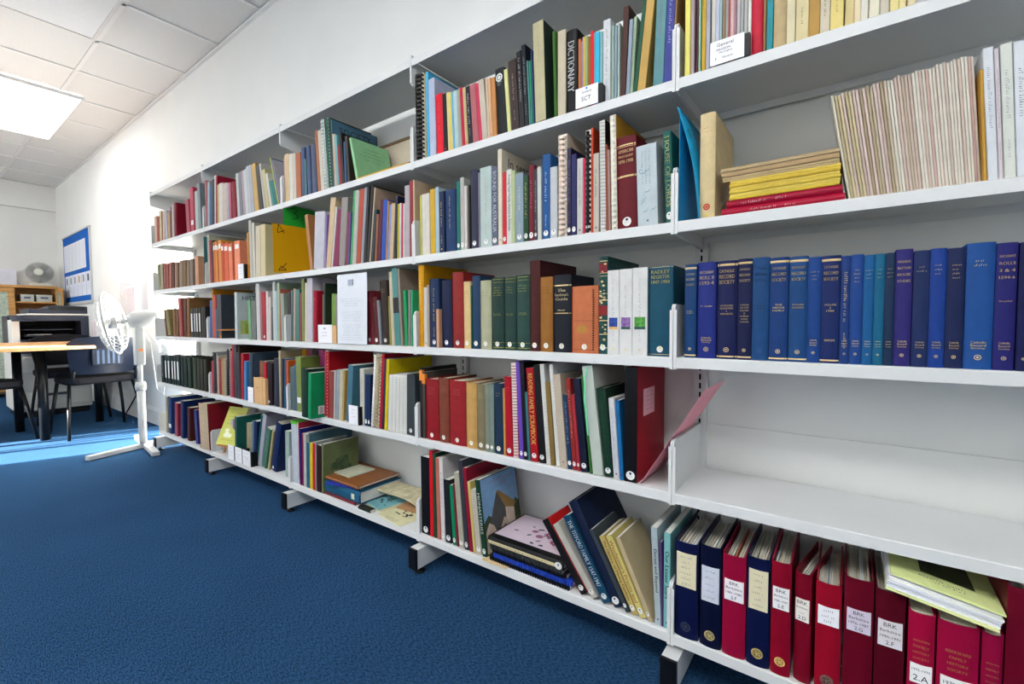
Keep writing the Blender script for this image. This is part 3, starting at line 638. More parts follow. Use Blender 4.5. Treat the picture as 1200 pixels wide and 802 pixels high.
-17450 32.0 239.7 2.1 20 163 4a7870 p grey-teal paperback
-17101 15.7 223.6 2.6 20 157 8a4a44 b brick booklet
-16907 21.1 286.5 1.7 20 210 7a8450 p tall olive-green book
-16669 17.2 267.3 2.9 20 182 c0bca8 p tall cream paperback
-16470 44.3 285.3 2.5 20 210 b4b0b8 r pale lilac ring binder
-16009 28.6 228.5 2.7 20 151 9a0c30 h crimson book with gold marks#t=~;c=d0a050
-15719 19.0 211.6 2.6 50 148 8a9a80 b sage booklet
-15526 37.4 226.4 2.7 50 154 b4ac94 p cream booklet volume
-15149 14.5 257.4 2.6 20 210 2c3a2c p dark green folder#C=~
-15000 25.8 213.0 2.5 50 149 8aa860 b light green booklet
-14739 23.0 209.6 2.5 50 147 8c8c84 b grey booklet
-14506 17.8 218.9 2.4 50 149 1088b8 p cyan and white booklet
-12008 54.0 206.6 -4.2 12 136 6c2430 h maroon book with gold lines#t=~;c=b08060;s=1
-11452 26.2 184.2 -4.1 12 122 5c2c2c h reddish-brown book#t=~;c=b08060;s=1
-11159 14.0 171.4 -4.2 12 120 80848a b thin grey booklet
-10989 42.0 245.2 -3.1 12 162 352a26 h tall dark brown book#t=~;c=a09060;s=1
-10554 9.9 184.9 -1.7 12 129 8a8440 b thin yellow and black booklet
-10434 17.5 274.2 -2.3 12 186 b4a894 p tall cream paperback
-10237 31.0 285.8 -2.8 12 195 4c8480 p tall teal book with black band#N=1
-9913 12.2 282.4 -3.0 12 220 8c8074 b tall taupe folder
-9689 15.3 201.7 -1.8 12 141 149058 b emerald plastic folder
-9522 13.9 202.6 1.4 12 142 7c7c78 b grey plastic folder
-9358 5.9 201.8 1.4 12 141 3ca878 b thin light green folder
@2 4
-16075 24.7 251.4 -7.7 20 150 a87a50 p tan book with dark red picture cover#V=6c2c24
-15781 78.0 246.2 5.4 20 167 b4b4bc p white and grey photograph magazine
-14961 11.7 229.7 4.9 20 161 8a78ac b thin lavender booklet
-14822 36.1 293.0 9.8 20 210 bca888 p cream ring-bound book
-14425 10.1 252.9 9.8 20 177 c4c4c4 b thin white booklet
-14301 37.8 237.2 10.7 20 161 7c1c4c p plum paperback
-13743 42.9 274.2 6.9 12 186 8c8684 p grey photograph book
-13257 11.4 212.6 5.5 12 149 8a3c54 b thin maroon booklet
-13133 13.1 210.8 5.7 12 148 5c4a80 b thin violet booklet
-12958 12.0 292.4 7.0 12 205 2f9a60 b thin green booklet
-12819 26.3 290.1 6.6 12 197 a8a8a0 p tall pale grey paperback
-12529 25.7 289.7 7.2 12 197 a8482c p rust-red paperback
-12252 17.2 292.3 6.9 12 199 8a9098 p grey book
-12062 16.2 291.7 6.6 12 198 101214 p tall black book
-11891 16.8 290.7 7.9 12 198 0c0e10 p tall black book
-11705 7.9 282.6 8.2 12 228 b09c88 b tall tan folder
-11609 17.3 198.3 7.8 12 135 1c3c3c p dark teal book
-11388 14.7 178.6 6.3 12 125 8a5440 b brown booklet
-11193 16.8 228.8 6.3 12 156 581a30 p dark maroon book
-10986 25.5 224.1 5.4 12 152 2850a4 p bright blue book
-10714 8.9 218.0 5.0 12 153 a88458 b thin tan booklet
-10609 10.3 202.2 5.8 12 142 8090c0 b thin periwinkle booklet
-10491 20.4 204.1 5.4 12 139 bca484 p cream paperback
-10220 12.9 228.3 3.6 12 200 20243c p tall navy book
-10055 11.3 197.4 2.6 12 138 a8a030 b thin yellow booklet
-9934 9.2 199.0 2.4 12 139 c0c0bc b thin white booklet
-9828 9.8 197.4 2.0 12 138 b0304c b thin pink-red booklet
-9723 9.0 193.8 1.7 12 136 b8b8b4 b thin pale grey booklet
-9618 25.4 254.9 1.3 12 173 a8a0a4 p tall glossy pictorial paperback
-9330 17.5 267.2 0.6 12 182 8c2c34 p tall red-topped paperback
-9141 8.0 268.3 0.3 12 228 b8a48c b tall tan booklet
@2 5
-17942 7.4 206.5 -0.1 12 145 b09090 b thin pinkish booklet
-17865 38.7 219.3 -0.2 12 149 c0ac88 p cream-tan paperback
-17474 27.3 212.0 0.0 12 144 c8c4bc p white paperback
-17198 29.2 208.6 0.0 12 142 bab4a8 p pale stone paperback
-16903 42.2 201.8 0.1 12 137 a05a30 p rust-orange and green paperback
-16478 27.8 217.7 -0.0 12 144 4c5c7c h slate-blue volume
-16196 17.6 163.6 0.0 12 115 3c6a70 b thin teal booklet
-15976 27.0 215.3 -1.5 12 142 4c5a7a h slate-blue volume
-15621 33.7 211.8 -1.6 12 140 525e78 h slate-blue volume
-15149 21.6 260.7 -3.0 12 182 9a6444 b rusty brown booklet
-14902 27.2 258.0 -3.7 12 175 b8b4a8 p tall off-white paperback
-14609 23.8 299.1 -4.2 12 210 161818 c black comb-bound report#k=c0c8c4
-14341 20.5 296.3 -2.7 12 210 1f8a70 c green comb-bound report#k=206050
-14116 15.4 289.3 -3.0 12 203 1f3a30 b dark green booklet
-13951 5.8 279.2 -2.5 12 228 4f7488 b thin blue-grey folder with printed cover#C=SOCIETY|GENEALOGY
-13875 12.4 218.2 -3.0 12 153 c4a888 b peach booklet
-13741 17.9 210.6 -3.3 12 147 6aa0a4 b pale aqua booklet
-13543 17.6 164.1 -3.9 12 115 8a1a2c b dark crimson booklet
-13357 15.6 210.3 -4.3 12 147 17181a b black booklet
-13182 12.8 168.6 -1.5 12 118 2c5078 b thin blue booklet
-12991 15.2 187.5 -3.6 12 200 3a342e p dark booklet with photograph cover
-12423 15.2 177.3 -13.5 12 180 8cbc90 p mint green booklet with printed cover#C=~
@3 1
-25978 27.8 194.6 5.4 60 136 b0b4bc b off-white booklet
-25666 22.7 201.8 4.9 60 141 947880 b thin mauve booklet
-24943 34.4 195.4 3.4 60 137 b09068 b tan booklet
-24582 12.4 200.6 3.8 60 140 a83c34 b thin red booklet
-24427 32.1 230.4 3.0 60 170 1c8884 p turquoise folder
-24102 26.0 243.8 2.9 10 210 1f5c54 p dark green folder
-23838 31.4 201.1 2.8 60 141 b0a488 b cream booklet
-23521 28.0 205.6 3.2 60 144 a89c84 b buff booklet
-22562 17.0 235.8 4.6 30 165 5c7c94 b steel-blue booklet
-22364 30.7 239.5 5.9 30 163 1c2c54 p dark navy book
-22042 12.1 288.6 13.9 30 210 0c5c58 b dark teal folder
-21889 36.9 293.2 15.2 30 210 9c9ca8 r pale lilac ring binder
-21480 43.4 223.4 17.4 30 152 4c7464 p grey-green lettered book#v=~;c=c0c8b8
-20815 16.3 221.0 16.3 30 155 a8a078 b cream booklet leaning right
-20555 85.0 264.7 15.9 30 175 182c58 h thick glossy navy book#s=1
-18968 37.7 230.3 1.8 30 157 98a8a4 p pale green paperback
@3 2
-26942 36.7 190.1 -0.1 12 129 b03048 p crimson-pink book
-26571 39.1 245.9 0.0 12 210 84888a c grey comb-bound report#k=404448
-26177 20.7 225.9 1.7 12 158 b0a490 b cream booklet
-25967 33.6 208.2 1.6 12 142 8c2030 p dark red paperback#v=~;c=d0b0b0
-25628 21.5 210.3 1.7 12 147 a88458 b tan booklet
-25409 43.9 211.0 1.6 12 143 988c78 p beige cloth book
-24885 28.9 271.7 3.7 12 210 18181a c black comb-bound report#k=303030
-24500 21.3 259.8 3.4 12 182 a06068 b dusty-pink booklet
-24242 22.6 293.3 2.5 12 205 a01c30 b tall red booklet
-23948 30.2 293.6 1.2 12 200 44484c p tall dark grey book
-23618 28.5 252.4 0.6 12 172 3c4048 p slate paperback
-23307 11.6 289.9 0.0 12 228 3c2c20 b tall dark brown folder
-23152 30.4 250.7 2.8 12 170 a8142c p bright red book
-22810 26.2 209.5 4.0 12 142 3c80b0 p sky-blue paperback
-22544 24.6 211.1 3.9 40 144 8880a0 p lilac paperback
-22295 39.2 256.4 3.8 12 210 3c4c5c h tall slate-navy book
-21898 30.3 211.3 3.9 50 144 9c6858 p pinkish-tan paperback
-21591 26.3 213.2 3.8 50 145 2c7850 p green book
-21325 25.9 206.9 3.7 50 141 a41428 p red book
-20651 30.2 214.1 2.7 12 146 b01830 p scarlet book
-20303 64.4 215.1 1.6 12 142 2c2028 h thick black book with white crest#s=1
-19616 51.7 240.1 3.0 12 158 2c3444 h dark slate book with pictures
-19004 16.5 278.5 1.2 12 195 a89c80 b tall cream folder
-18818 16.3 241.0 3.1 12 169 383038 b charcoal booklet
-18593 20.2 242.3 3.7 12 165 245070 p blue book
-18351 18.9 235.3 2.7 12 165 b85c24 b orange booklet
@3 3
-26942 32.9 220.6 2.8 12 150 3c5c94 p blue paperback with patterned edge
-26609 13.6 286.7 2.8 12 220 a8741c b tall ochre folder
-26470 32.2 249.6 2.7 12 170 b0443c p red paperback
-26144 15.9 168.5 2.6 12 118 3c5878 b thin blue booklet
-25963 60.8 249.4 1.8 12 200 3a4048 p glossy black book
-23638 28.1 253.3 1.7 12 200 b8c0c0 p large history book with pictorial cover#C=HISTORY|WOR
-22018 27.0 206.6 0.0 12 145 6a9a74 b light green booklet
-21726 50.8 203.2 2.8 12 138 68706c p grey and black lettered paperback#v=~;c=202020
-21113 37.1 286.7 0.5 12 210 b8b8b8 r tall white ring binder
-20722 23.3 243.5 0.0 12 170 946468 b mauve-brown booklet
-20478 32.0 242.4 1.3 12 165 a40c2c p crimson paperback#s=1
-20119 23.6 243.2 1.8 12 165 c4bab8 p white and pink paperback
-19873 22.3 213.8 2.3 12 145 c0b4b0 p blush paperback
-19612 15.3 163.7 2.8 12 115 50585c b thin slate booklet
-19420 21.8 286.5 1.6 12 210 b4b8b4 r white file
-19192 17.8 241.5 1.4 12 169 9cb4bc b pale blue booklet
-18996 18.5 279.6 2.3 12 196 94a48c b sage-green folder
-18783 9.2 248.8 1.7 12 174 a06050 b thin rust booklet
-18627 31.7 227.6 0.1 12 155 8a9488 p grey-green pictorial paperback
-18306 25.1 233.2 0.0 30 159 544c50 p dark taupe book
@3 4
-26942 30.6 283.3 0.1 12 198 a8a898 b grey-cream booklet
-26633 27.2 247.8 0.0 12 169 942040 p slim crimson book
-26358 24.1 244.6 0.0 12 166 3c2420 p dark brown book
-26114 26.4 232.5 0.0 12 158 b8641c p orange paperback#L=2
-25847 26.1 233.7 0.0 12 159 c48424 p golden-orange paperback#L=2
-25583 16.8 226.5 0.0 12 159 a04020 b rust booklet#L=2
-25412 36.9 235.1 0.0 12 160 c48838 p tall gold paperback#L=2
-25040 30.0 217.5 0.0 12 148 b8481c p red-orange paperback#L=2
-24698 52.7 211.2 0.0 12 144 c85c34 p bright orange paperback#L=2
-24124 45.4 202.5 0.0 12 138 d07858 p salmon paperback#L=2
-23667 28.2 218.1 0.0 50 148 a84c24 p burnt-orange book
-23382 62.7 207.8 0.0 12 141 d88868 p wide peach paperback#L=2
-22752 35.7 245.4 0.0 50 167 64808c p grey-blue book
-22392 23.8 241.1 0.0 50 164 8a3c60 p mauve book
-21916 22.6 236.1 0.0 12 165 a8741c b thin ochre folder
-21647 27.6 295.0 0.0 12 228 b0aca4 r tall off-white file box
-21329 28.2 277.8 0.0 12 190 b8b4a8 r cream file box
-21016 48.0 255.4 2.7 12 190 bcb4a0 r cream file box
-20505 49.7 256.0 2.6 12 190 c0b490 r widest cream file box
@3 5
-26942 19.5 268.7 -0.1 12 183 a06468 p pink-red glossy paperback
-26744 27.2 254.2 3.8 12 173 98a0a4 p grey lettered paperback
-26468 33.0 225.1 3.7 12 153 1f5a84 p blue paperback
-26135 29.4 256.0 3.6 12 174 26282c p black book
-25793 16.6 272.2 4.3 12 191 c0b8b4 b tall white booklet
-25612 19.4 268.7 4.0 12 180 8c1030 p crimson book
-25387 20.8 214.0 3.2 12 150 b0a070 b khaki booklet
-25164 48.1 216.1 2.8 12 147 c0bcb4 p thick white paperback
-24653 52.6 207.0 2.0 12 141 b4a49c p beige paperback
-24098 19.6 200.6 1.2 12 140 8ca4b4 b thin pale blue booklet
-23874 27.6 199.8 0.4 12 136 b05c6c p pink book
-23584 66.1 196.8 -0.0 12 130 80102c h thick crimson book
-22857 27.2 230.7 -1.9 12 162 b0b4b0 b tall pale journal
-22555 34.5 228.8 -2.6 12 160 70747c b slate journal
-22167 22.7 231.6 -3.5 12 162 a08c94 b mauve journal
-21913 33.6 231.0 -4.2 12 162 b4b8b8 b light grey journal
-21550 28.1 242.8 -4.8 12 170 a8acb4 b silver journal
-21243 28.8 243.3 -5.4 12 170 9ca0a8 b blue-grey journal
-20904 42.5 240.7 -6.2 12 164 b89858 p tan and yellow journal
-20430 36.5 225.5 -7.3 12 153 26261c p black journal
-19968 19.9 231.0 -9.6 12 162 a8a4a0 b pale journal
-19718 30.4 193.8 -10.9 12 136 b0a880 b straw-coloured journal
-19350 19.7 170.9 -12.7 12 120 c0bcb4 b white journal
-19076 21.2 126.6 -15.5 12 89 107c78 b teal booklet leaning left
-18827 17.7 127.5 -16.0 12 89 0c6c70 b dark teal booklet leaning left
-18603 4.9 246.2 -16.4 12 172 80b060 b green booklet leaning left
-18528 4.1 244.7 -16.7 12 171 c8b850 b yellow booklet leaning left
-18465 3.4 240.6 -16.9 12 168 806498 b purple booklet leaning left
-18413 3.5 241.1 -17.1 12 169 24486c b navy booklet leaning left
-18360 3.6 233.8 -17.4 12 164 a4a4a8 b grey booklet leaning left
@4 1
-35024 35.1 255.2 2.0 12 179 8c8874 b khaki booklet
-34587 102.0 255.3 3.9 12 190 1c3c70 h large navy book#L=1
-33370 84.1 226.7 4.8 12 154 8c2c40 p crimson book
-32419 99.0 251.6 4.8 12 190 142c5c h second large navy book
-31247 119.0 218.4 3.8 12 120 4c1c18 h brown book
-29741 41.0 215.8 -4.5 12 147 242c70 p blue paperback leaning left#v=~;c=8088c0
-28437 138.0 276.8 -2.7 -12 200 b4a48c h huge worn cream-backed volume#k=7c1424
@4 2
-35663 71.6 190.3 0.0 12 126 1a2c2c h blackish-green volume, leftmost of the dark set
-34888 49.5 191.3 0.0 12 126 1c2e2e h dark volume with white spine strip#L=3
-34336 68.1 192.5 0.0 12 127 1a2c2c h dark volume with white spine strip#L=3
-33599 41.6 195.4 0.0 12 129 1c2e2e h dark volume with white spine strip#L=3
-33128 43.6 195.3 0.0 12 129 1a2c2c h dark volume with white spine strip#L=3
-32638 61.2 195.3 0.0 12 129 1c2e2e h dark volume with white spine strip#L=3
-31921 41.6 196.2 0.0 12 130 1e302e h plain blackish-green volume
-31454 61.0 196.2 0.0 12 130 20322e h plain blackish-green volume
-30769 78.8 197.2 0.0 12 130 24382f h wide plain dark green volume
-29909 62.0 198.9 0.0 12 131 3a4434 h moss-black volume
-29242 48.8 198.9 0.0 12 131 34382c h olive-black volume
-28708 45.5 196.7 0.0 12 130 2c2c24 h brown-black volume
-28208 49.0 195.2 0.0 12 129 2c2c20 h brown-black volume
@4 3
-34383 31.4 179.0 -10.8 12 118 5c4428 h slim dark brown book
-34011 85.7 180.7 -12.5 12 119 847850 h old olive-tan book
-33025 50.4 177.2 0.0 12 117 7c5838 h old chestnut book
-32470 44.4 171.6 2.0 12 113 6c4c34 h old umber book
-31904 79.1 252.0 -2.0 12 166 944c44 h tall rose-brown book
-31065 42.0 251.0 2.2 12 166 5c3830 h tall dark brown book
-30599 45.7 251.2 3.2 12 200 7c5c38 h tall gilt brown book
-29915 48.9 179.8 0.0 12 119 2c2c2c h black pamphlet case with white label#L=3
-29360 28.4 180.3 0.0 12 119 343434 h black pamphlet case with white label#L=3
-29033 34.4 180.5 0.0 12 119 2c2c2c h black pamphlet case with white label#L=3
-28625 35.9 181.2 0.0 12 120 34342c h black pamphlet case with white label#L=3
-28203 35.3 182.8 0.0 12 121 3c342c h dull brown-black book
-27809 20.5 187.7 0.0 12 124 2c2428 h slim black book
@4 4
-35545 39.0 179.3 -3.9 12 118 8c8c74 h faded green book
-35099 57.4 181.8 1.6 12 120 908870 h faded khaki book
-34418 42.6 176.1 4.1 12 116 8c4c44 h faded rose book
-33938 39.3 172.3 3.9 12 114 94564c h faded pinkish book
-33440 43.6 175.7 4.8 12 116 986054 h faded salmon book
-32927 45.2 171.6 4.7 12 113 5c2c28 h dark oxblood book
-32423 73.4 167.5 4.5 12 111 8c7060 h worn taupe book
-31614 54.7 171.6 4.5 12 113 8c7c68 h worn stone book
-31018 55.7 171.0 4.4 12 113 7c6044 h worn brown book
-30391 47.5 165.8 5.0 12 109 847060 h worn mushroom book
-29846 81.4 165.5 4.2 12 109 7c7064 h wide worn grey book
-28878 70.0 174.2 2.0 12 118 b88c70 p peach paperback
@4 5
-35741 42.8 183.3 1.5 12 125 b8a48c p beige paperback
-35235 40.1 176.0 2.6 12 120 8c2830 p dark red paperback
-34796 41.2 204.7 3.5 12 139 b0a888 p cream paperback
-34345 11.1 198.7 2.5 12 139 8c3038 b thin red booklet
-34178 40.3 195.8 3.8 12 133 b4a898 p warm white paperback
-33646 37.8 192.6 0.0 12 131 a4a4b0 p bluish-white paperback
-33197 42.4 176.2 1.3 12 120 a08868 p tan paperback
-32703 27.8 202.4 2.9 12 138 6c2c34 p slim maroon paperback
-32391 25.7 220.4 2.8 12 154 b4b0ac b white booklet
-32065 32.1 220.0 3.2 12 200 7c0c28 h large deep crimson book
-29898 49.3 204.2 -3.0 12 139 a04858 p rose paperback
-29237 65.8 266.7 0.0 12 181 b0485c p tall pink-red paperback with white label#L=1
-28505 42.2 233.1 0.0 12 159 a8b0ac p grey lettered paperback#v=~;c=303030
-28026 35.7 272.0 -1.4 12 185 788488 p tall slate-grey paperback
"""

# ================================================================ BOOKS
ORD = ['', 'second ', 'third ', 'fourth ', 'fifth ', 'sixth ', 'seventh ', 'eighth ', 'ninth ', 'tenth ', 'eleventh ', 'twelfth ', 'thirteenth ', 'fourteenth ', 'fifteenth ', 'sixteenth ', 'seventeenth ', 'eighteenth ', 'nineteenth ', 'twentieth ']
def kindname(k, d):
    for w, n, c in (('file box', 'file_box', 'file box'), ('ring binder', 'ring_binder', 'binder'), ('binder', 'ring_binder', 'binder'), ('folder', 'card_folder', 'folder'), ('magazine', 'magazine', 'magazine'), ('journal', 'journal', 'journal'),
                    ('pamphlet', 'pamphlet', 'pamphlet'), ('booklet', 'booklet', 'booklet'), ('comb', 'comb_bound_report', 'report'), ('report', 'wire_bound_report', 'report'), ('spiral', 'spiral_bound_book', 'spiral book'),
                    ('annual', 'annual_volume', 'book'), ('paperback', 'paperback_book', 'paperback')):
        if w in d: return n, c
    return 'hardback_book' if k == 'h' else 'book', 'book'
def shade(hx, f):
    return '%02x%02x%02x' % tuple(max(0, min(255, int(int(hx[i:i + 2], 16) * f))) for i in (0, 2, 4))
GB = 1.28
def cmat(hx, k):
    if k == 'h': return mat(hx, 0.5, GB, 0.09, 45, 0.15)
    if k == 'r': return mat(hx, 0.4, GB, 0.04, 20)
    return mat(hx, 0.42, GB, 0.08, 25)
def add_cover(mb, w, h, d, k, m, mk, ox=0.0):
    t = {'h': .0022, 'r': .002, 'p': .0008, 'b': .0006, 'c': .0007, 'w': .0007}[k]; t = min(t, w * .22)
    if k == 'h' and w > .008:
        bl = min(.14 * w, .006); n = 8; hin = min(.008, d * .1)
        outer = [(ox, d), (ox, hin + .003), (ox + .0012, hin), (ox, hin - .004)]
        arc = [(ox + w * i / n, bl * (1 - math.sin(math.pi * i / n) ** .6) if 0 < i < n else bl) for i in range(n + 1)]
        arcin = [(ox + t + (w - 2 * t) * i / n, bl * (1 - math.sin(math.pi * i / n) ** .6) + t if 0 < i < n else bl + t) for i in range(n + 1)]
        rt = [(ox + w, hin - .004), (ox + w - .0012, hin), (ox + w, hin + .003), (ox + w, d)]
        # boards
        for side, pts in ((0, outer + [(ox, bl)]), (1, [(ox + w, bl)] + rt)):
            ins = [(p[0] + t, p[1]) if side == 0 else (p[0] - t, p[1]) for p in pts]
            poly = pts + ins[::-1]; q = len(pts)
            vs_ = [(a, b_, 0) for a, b_ in poly] + [(a, b_, h) for a, b_ in poly]; N = len(poly)
            fs = [(i, (i + 1) % N, N + (i + 1) % N, N + i) for i in range(N)]
            fs += [(i, i + 1, N - 2 - i, N - 1 - i)[::-1] for i in range(q - 1)] + [(N + i, N + i + 1, 2 * N - 2 - i, 2 * N - 1 - i) for i in range(q - 1)]
            mb.add(vs_, fs, mk)
        N = n + 1; poly = arc + arcin[::-1]; M2 = len(poly)
        vs_ = [(a, b_, 0) for a, b_ in poly] + [(a, b_, h) for a, b_ in poly]
        mb.add(vs_, [(i, i + 1, M2 + i + 1, M2 + i) for i in range(n)], m, True)
        mb.add(vs_, [(i, i + 1, M2 + i + 1, M2 + i) for i in range(N, M2 - 1)] + [(i, M2 - 1 - i, M2 - 2 - i, i + 1)[::-1] for i in range(n)] + [(M2 + i, M2 + M2 - 1 - i, M2 + M2 - 2 - i, M2 + i + 1) for i in range(n)], m)
        return
    if k in 'cw':
        mb.box(ox, ox + t, .004, d, 0, h, mk); mb.box(ox + w - t, ox + w, .004, d, 0, h, mk); return
    e = min(w * .3, .0012) if k != 'r' else .001
    mb.box(ox, ox + t, e, d, 0, h, mk); mb.box(ox + w - t, ox + w, e, d, 0, h, mk)
    mb.add([(ox, e, 0), (ox + e, 0, 0), (ox + w - e, 0, 0), (ox + w, e, 0), (ox, e, h), (ox + e, 0, h), (ox + w - e, 0, h), (ox + w, e, h), (ox + t, e + t, 0), (ox + w - t, e + t, 0), (ox + t, e + t, h), (ox + w - t, e + t, h)],
           [(0, 1, 5, 4), (1, 2, 6, 5), (2, 3, 7, 6), (0, 8, 9, 3, 2, 1), (4, 5, 6, 7, 11, 10), (9, 8, 10, 11)], m)
def add_pages(mb, w, h, d, k, ox=0.0, m=None, rnd=random):
    t = {'h': .0022, 'r': .002}.get(k, .0008); t = min(t, w * .22); m = m or (PAGES if k == 'h' else PAGESW)
    if k == 'h': mb.box(ox + t, ox + w - t, .0085 if w > .008 else .002, d - .004, .003, h - .0035, m)
    elif k == 'r':
        n = max(2, int(w / .008)); 
        for i in range(n):
            a = ox + t + (w - 2 * t) * i / n; mb.box(a, ox + t + (w - 2 * t) * (i + .85) / n, .006, d - rnd.uniform(.004, .03), .004, h - rnd.uniform(.012, .03), m)
    else: mb.box(ox + t, ox + w - t, .003 if k in 'cw' else .0016 + t, d - .0008, .0006, h - .0008, m)
def book(x, w, h, th, y, d, hx, k, desc, ops, z, name, label, cat, group, seed, fixed=None):
    rnd = random.Random(seed); th = math.radians(th)
    rx = x if th <= 0 else x + w / math.cos(th); ox = 0 if th <= 0 else -w
    r = empty(name, (rx, y, z + .0002), (0, th, fixed or 0)); tag(r, label, cat, group)
    m = cmat(hx, k); ck = ops.get('k'); mk = cmat(ck, k) if ck and k in 'phr' else m
    if 'g' in ops and ops['g'] == '4': m = MARB
    cv = MB(); add_cover(cv, w, h, d, k, m, mk, ox); co = cv.build('cover', r)
    if w > .0028:
        pg = MB(); add_pages(pg, w, h, d, k, ox, rnd=rnd); pg.build('pages', r)
    lumi = sum(int(hx[i:i + 2], 16) for i in (0, 2, 4)) / 3
    lc = ops.get('c'); lm = mat(lc, 0.4, 1.2, 0) if lc and lc != '0' else (GILT if lumi < 110 else mat('4a4640', 0.6, 1, 0))
    cx = ox + w / 2; yf = -.00035 if k == 'h' and w > .008 else -.0003
    U, V = (1, 0, 0), (0, 0, 1); tw = w * (.74 if k == 'h' else .8)
    if ops.get('g') and ops['g'] != '0':
        g = MB(); gmt = GILT if ops['g'] != '2' else mat('a8a048', .4, 1.1, 0); e = w * .04
        hb = .003
        B = {'1': [(.955, hb), (.02, hb), (.948, .001)], '2': [(.97, .0012), (.93, .0008), (.03, .0015), (.10, .0008)], '3': [(.86, .0025), (.855, .001), (.50, .0025)], '4': [(.95, .002), (.83, .0025), (.80, .001), (.55, .0025), (.62, .001), (.34, .0025), (.2, .002), (.06, .002)], '5': [(.985, .001), (.02, .001)]}[ops['g']]
        if ops['g'] == '1' and 'AMERICAN' in ops.get('t', ''): B = [(.90, .003), (.885, .001), (.56, .003), (.575, .001)]
        for fz, hh in B:
            n = 6; bl = min(.14 * w, .006)
            pts = [(ox + w * i / n, (bl * (1 - math.sin(math.pi * i / n) ** .6) if 0 < i < n else bl) - .0003) for i in range(n + 1)]
            for i in range(n): g.add([(pts[i][0], pts[i][1], h * fz), (pts[i + 1][0], pts[i + 1][1], h * fz), (pts[i + 1][0], pts[i + 1][1], h * fz + hh), (pts[i][0], pts[i][1], h * fz + hh)], [(0, 1, 2, 3)], gmt)
        if ops['g'] == '4':
            for fz, fh, hx2 in ((.835, .1, '6a1420'), (.4, .1, '7a1c20')):
                g.box(ox + w * .03, ox + w * .97, -.0002, .001, h * fz, h * (fz + fh), mat(hx2, .4, 1.2, .2))
            for i in range(26):
                zz = h * rnd.uniform(.05, .97); xx = ox + w * rnd.uniform(.2, .8); g.disc((xx, -.0004, zz), w * rnd.uniform(.05, .2), rnd.uniform(.001, .003), GILT, 6)
        g.build('gilt_bands', r, kind='stuff')
    T = MB()
    if 't' in ops:
        L_ = ops['t'].split('|')
        if L_ == ['~']:
            for i in range(rnd.randint(2, 4)): strokes(T, (cx, yf, h * (.86 - .035 * i)), U, V, tw * rnd.uniform(.5, .95), min(.0038, w * .12), lm, seed + i)
        else:
            lh = min(.0075, w * .2); 
            if len(L_) == 3 and len(L_[2]) < 3: pass
            t0 = {'3': .80, '5': .935}.get(ops.get('g'), .84 if 'AMERICAN' in L_ else .895); lh = min(.0085, w * .2)
            for i, s in enumerate(L_): put_text(T, s, (cx, yf, h * t0 - h * .055 * i), U, V, tw, lh, lm, True)
    if 'u' in ops:
        L_ = ops['u'].split('|')
        if L_ == ['~']: 
            for i in range(2): strokes(T, (cx, yf, h * (.5 - .02 * i)), U, V, tw * .8, .003, lm, seed + 9 + i)
        else:
            for i, s in enumerate(L_): put_text(T, s, (cx, yf, h * .545 - h * .028 * i), U, V, tw * .85, min(.0038, w * .12), lm, True)
    if 'b' in ops:
        for i, s in enumerate(ops['b'].split('|')): put_text(T, s, (cx, yf, h * .215 - h * .024 * i), U, V, tw * .72, min(.0042, w * .16), lm, True)
    if 'v' in ops:
        if ops['v'] == '~':
            ln = h * rnd.uniform(.35, .6); strokes(T, (cx, yf, h * .62), (0, 0, -1), U, ln, min(w * .34, .006), lm, seed)
            if rnd.random() < .5: strokes(T, (cx, yf, h * .22), (0, 0, -1), U, h * .14, min(w * .25, .004), lm, seed + 3)
        else: put_text(T, ops['v'], (cx, yf, h * .56), (0, 0, -1), U, h * (.76 if len(ops['v']) > 12 else .6), w * .6, lm, True)
    if ops.get('Q') is not None and ops.get('Q') != '0': T.ring((cx, yf, h * .11), .004, .0075, mat(ops['Q'], .5, 1.1, 0)); T.disc((cx, yf, h * .11), .003, .003, mat(ops['Q'], .5, 1.1, 0)); T.disc((cx, yf, h * .03), .0025, .0025, mat('e0c820', .5))
    elif ops.get('Q') == '0' and w > .014: T.ring((cx, yf, h * .095), w * .10, w * .13, lm, 12); T.disc((cx, yf, h * .095), w * .05, w * .05, lm, 6)
    if 'E' in ops: T.ring((cx, yf, h * .86), w * .24, w * .36, lm); T.disc((cx, yf, h * .86), w * .17, w * .17, lm); [T.add([(cx + w * .2 * math.cos(a), yf, h * .86 + w * .2 * math.sin(a)), (cx + w * .28 * math.cos(a + .15), yf, h * .86 + w * .28 * math.sin(a + .15)), (cx + w * .28 * math.cos(a - .15), yf, h * .86 + w * .28 * math.sin(a - .15))], [(0, 1, 2)], lm) for a in [i * math.pi / 4 for i in range(8)]]
    if T.f: T.build('lettering', r, kind='stuff')
    if 'C' in ops:                                           # printed front cover (+x face)
        c = MB(); xx = ox + w + .0003; L_ = ops['C'].split('|'); bm = mat('20242a', .5, 1, 0)
        if L_ == ['~']:
            for i in range(4): strokes(c, (xx, d * .5, h * (.82 - .09 * i)), (0, 1, 0), V, d * rnd.uniform(.4, .75), h * .03, bm, seed + i)
        else:
            for i, s in enumerate(L_): put_text(c, s, (xx, d * .5, h * (.88 - .17 * i)), (0, 1, 0), V, d * .72, h * .1, bm)
            if 'HISTORY' in L_:
                for a, b_, q, e_, hx2 in ((.08, .5, .1, .4, 'a8b868'), (.5, .9, .12, .45, '88a0a8'), (.55, .9, .05, .12, 'b0a080'), (.2, .45, .1, .32, 'c8bc30')):
                    c.add([(xx - .0001, d * a, h * q), (xx - .0001, d * b_, h * q), (xx - .0001, d * b_, h * e_), (xx - .0001, d * a, h * e_)], [(0, 1, 2, 3)], mat(hx2, .4, 1.1, .2, 30))
        c.build('cover_print', r, kind='stuff')
